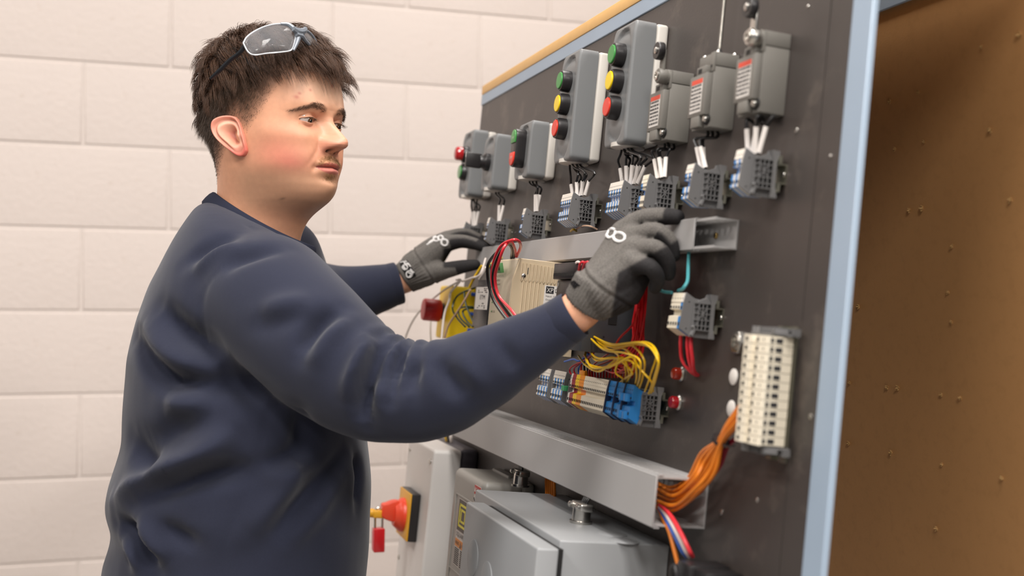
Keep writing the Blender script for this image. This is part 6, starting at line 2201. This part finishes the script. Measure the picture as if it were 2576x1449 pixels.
# ---------------------------------------------------------------- safety glasses pushed up on the hair
M_LENS = bpy.data.materials.new('clear_lens')
M_LENS.use_nodes = True
_nt = M_LENS.node_tree
bs = _nt.nodes['Principled BSDF']
bs.inputs['Base Color'].default_value = (0.93, 0.94, 0.96, 1)
bs.inputs['Roughness'].default_value = 0.02
bs.inputs['Transmission Weight'].default_value = 1.0
bs.inputs['IOR'].default_value = 1.18
_pl = _nt.nodes.new('ShaderNodeBsdfPrincipled')          # lightened haze mixed into the plastic so the clear lens shows
_pl.inputs['Base Color'].default_value = (0.75, 0.78, 0.82, 1)
_pl.inputs['Roughness'].default_value = 0.06
_mx = _nt.nodes.new('ShaderNodeMixShader')
_mx.inputs[0].default_value = 0.09
_nt.links.new(bs.outputs[0], _mx.inputs[1])
_nt.links.new(_pl.outputs[0], _mx.inputs[2])
_nt.links.new(_mx.outputs[0], _nt.nodes['Material Output'].inputs[0])
M_FRAME = mat('glasses_grey', '6f767f', 0.35, 0.1, bump=0.03)
M_TEMPLE = mat('glasses_temple', '23262b', 0.35)
g_o = px3(700, 110, 1.58)
gl_root = empty('safety_glasses', Matrix.Translation(g_o), "clear safety glasses with grey frame pushed up on the man's hair", 'glasses')
gi = Matrix.Translation(-g_o)


def lens_patch(out, depth_fn, bulge, name, thick=0.0016):
    """lens: outline in photo columns/rows on a curved sheet at depth_fn(x,y)"""
    loop = spline([Vector((x, y, 0)) for x, y in out + [out[0]]], 6)[:-1]
    c = sum(loop, Vector()) / len(loop)
    bm = bmesh.new()
    rows = []
    for f in (1.0, 0.85, 0.68, 0.5, 0.32, 0.15):
        rows.append([bm.verts.new(px3(*(c + (q - c) * f).xy, depth_fn(*(c + (q - c) * f).xy) - bulge * (1 - f * f))) for q in loop])
    n = len(loop)
    for A, B_ in zip(rows[:-1], rows[1:]):
        for k in range(n):
            bm.faces.new((A[k], A[(k + 1) % n], B_[(k + 1) % n], B_[k]))
    bm.faces.new(rows[-1])
    bmesh.ops.recalc_face_normals(bm, faces=bm.faces)
    bmesh.ops.solidify(bm, geom=list(bm.faces), thickness=thick)
    b = MB()
    b.add(bm, None, True)
    o = b.obj(name, M_LENS, gl_root, gi, 0)
    return o, [px3(q.x, q.y, depth_fn(q.x, q.y)) for q in loop]


def dn(x, y):
    return 1.500 + (x - 640) * 0.00022 + (y - 100) * -0.0003


def df(x, y):
    return 1.535 + (x - 760) * 0.0012 + (y - 100) * -0.0003


near_out = [(612, 108), (622, 92), (645, 76), (675, 64), (706, 60), (730, 66), (743, 84), (741, 108), (732, 126), (706, 131), (672, 134), (640, 138), (624, 130)]
far_out = [(760, 74), (776, 82), (790, 98), (800, 120), (796, 128), (786, 118), (774, 102), (762, 90)]
_, l1 = lens_patch(near_out, dn, 0.010, 'near_lens')
_, l2 = lens_patch(far_out, df, 0.004, 'far_lens')
MB().tube([px3(x, y, dn(x, y) - 0.0005) for x, y in ((706, 60), (724, 62), (738, 72), (748, 84), (750, 96), (745, 112), (738, 127))], [0.0020, 0.0030, 0.0036, 0.0040, 0.0036, 0.0026, 0.0018], 8, 6).tube([px3(738, 72, 1.520), px3(752, 80, 1.526), px3(764, 78, 1.534), px3(768, 72, 1.540)], [0.0036, 0.0052, 0.0042, 0.0030], 8, 6).tube([px3(745, 86, 1.522), px3(758, 90, 1.528), px3(766, 100, 1.536), px3(778, 112, 1.548)], [0.0036, 0.0036, 0.0028, 0.0020], 8, 6).obj('bridge', M_FRAME, gl_root, gi)
MB().tube([px3(x, y, df(x, y)) for x, y in ((760, 74), (776, 81), (790, 97), (800, 121), (797, 129))], [0.0026, 0.0022, 0.002, 0.002, 0.0016], 8, 6).obj('far_rim', M_FRAME, gl_root, gi)
MB().tube([p for p in l1] + [l1[0]], 0.0010, 6, 1).obj('lens_edge', mat('lens_rim', 'c8ccd2', 0.15, coat=0.5), gl_root, gi)
MB().tube([px3(618, 110, 1.502), px3(604, 132, 1.506), px3(578, 152, 1.512), px3(552, 178, 1.518), px3(530, 198, 1.524)], [0.0030, 0.0034, 0.0032, 0.0034, 0.0026], 8, 6, flat=0.6).obj('temple_arm', M_TEMPLE, gl_root, gi)
MB().tube([px3(800, 126, 1.61), px3(790, 140, 1.68), px3(760, 165, 1.72)], [0.0030, 0.0030, 0.0026], 8, 6, flat=0.6).obj('temple_arm', M_TEMPLE, gl_root, gi)
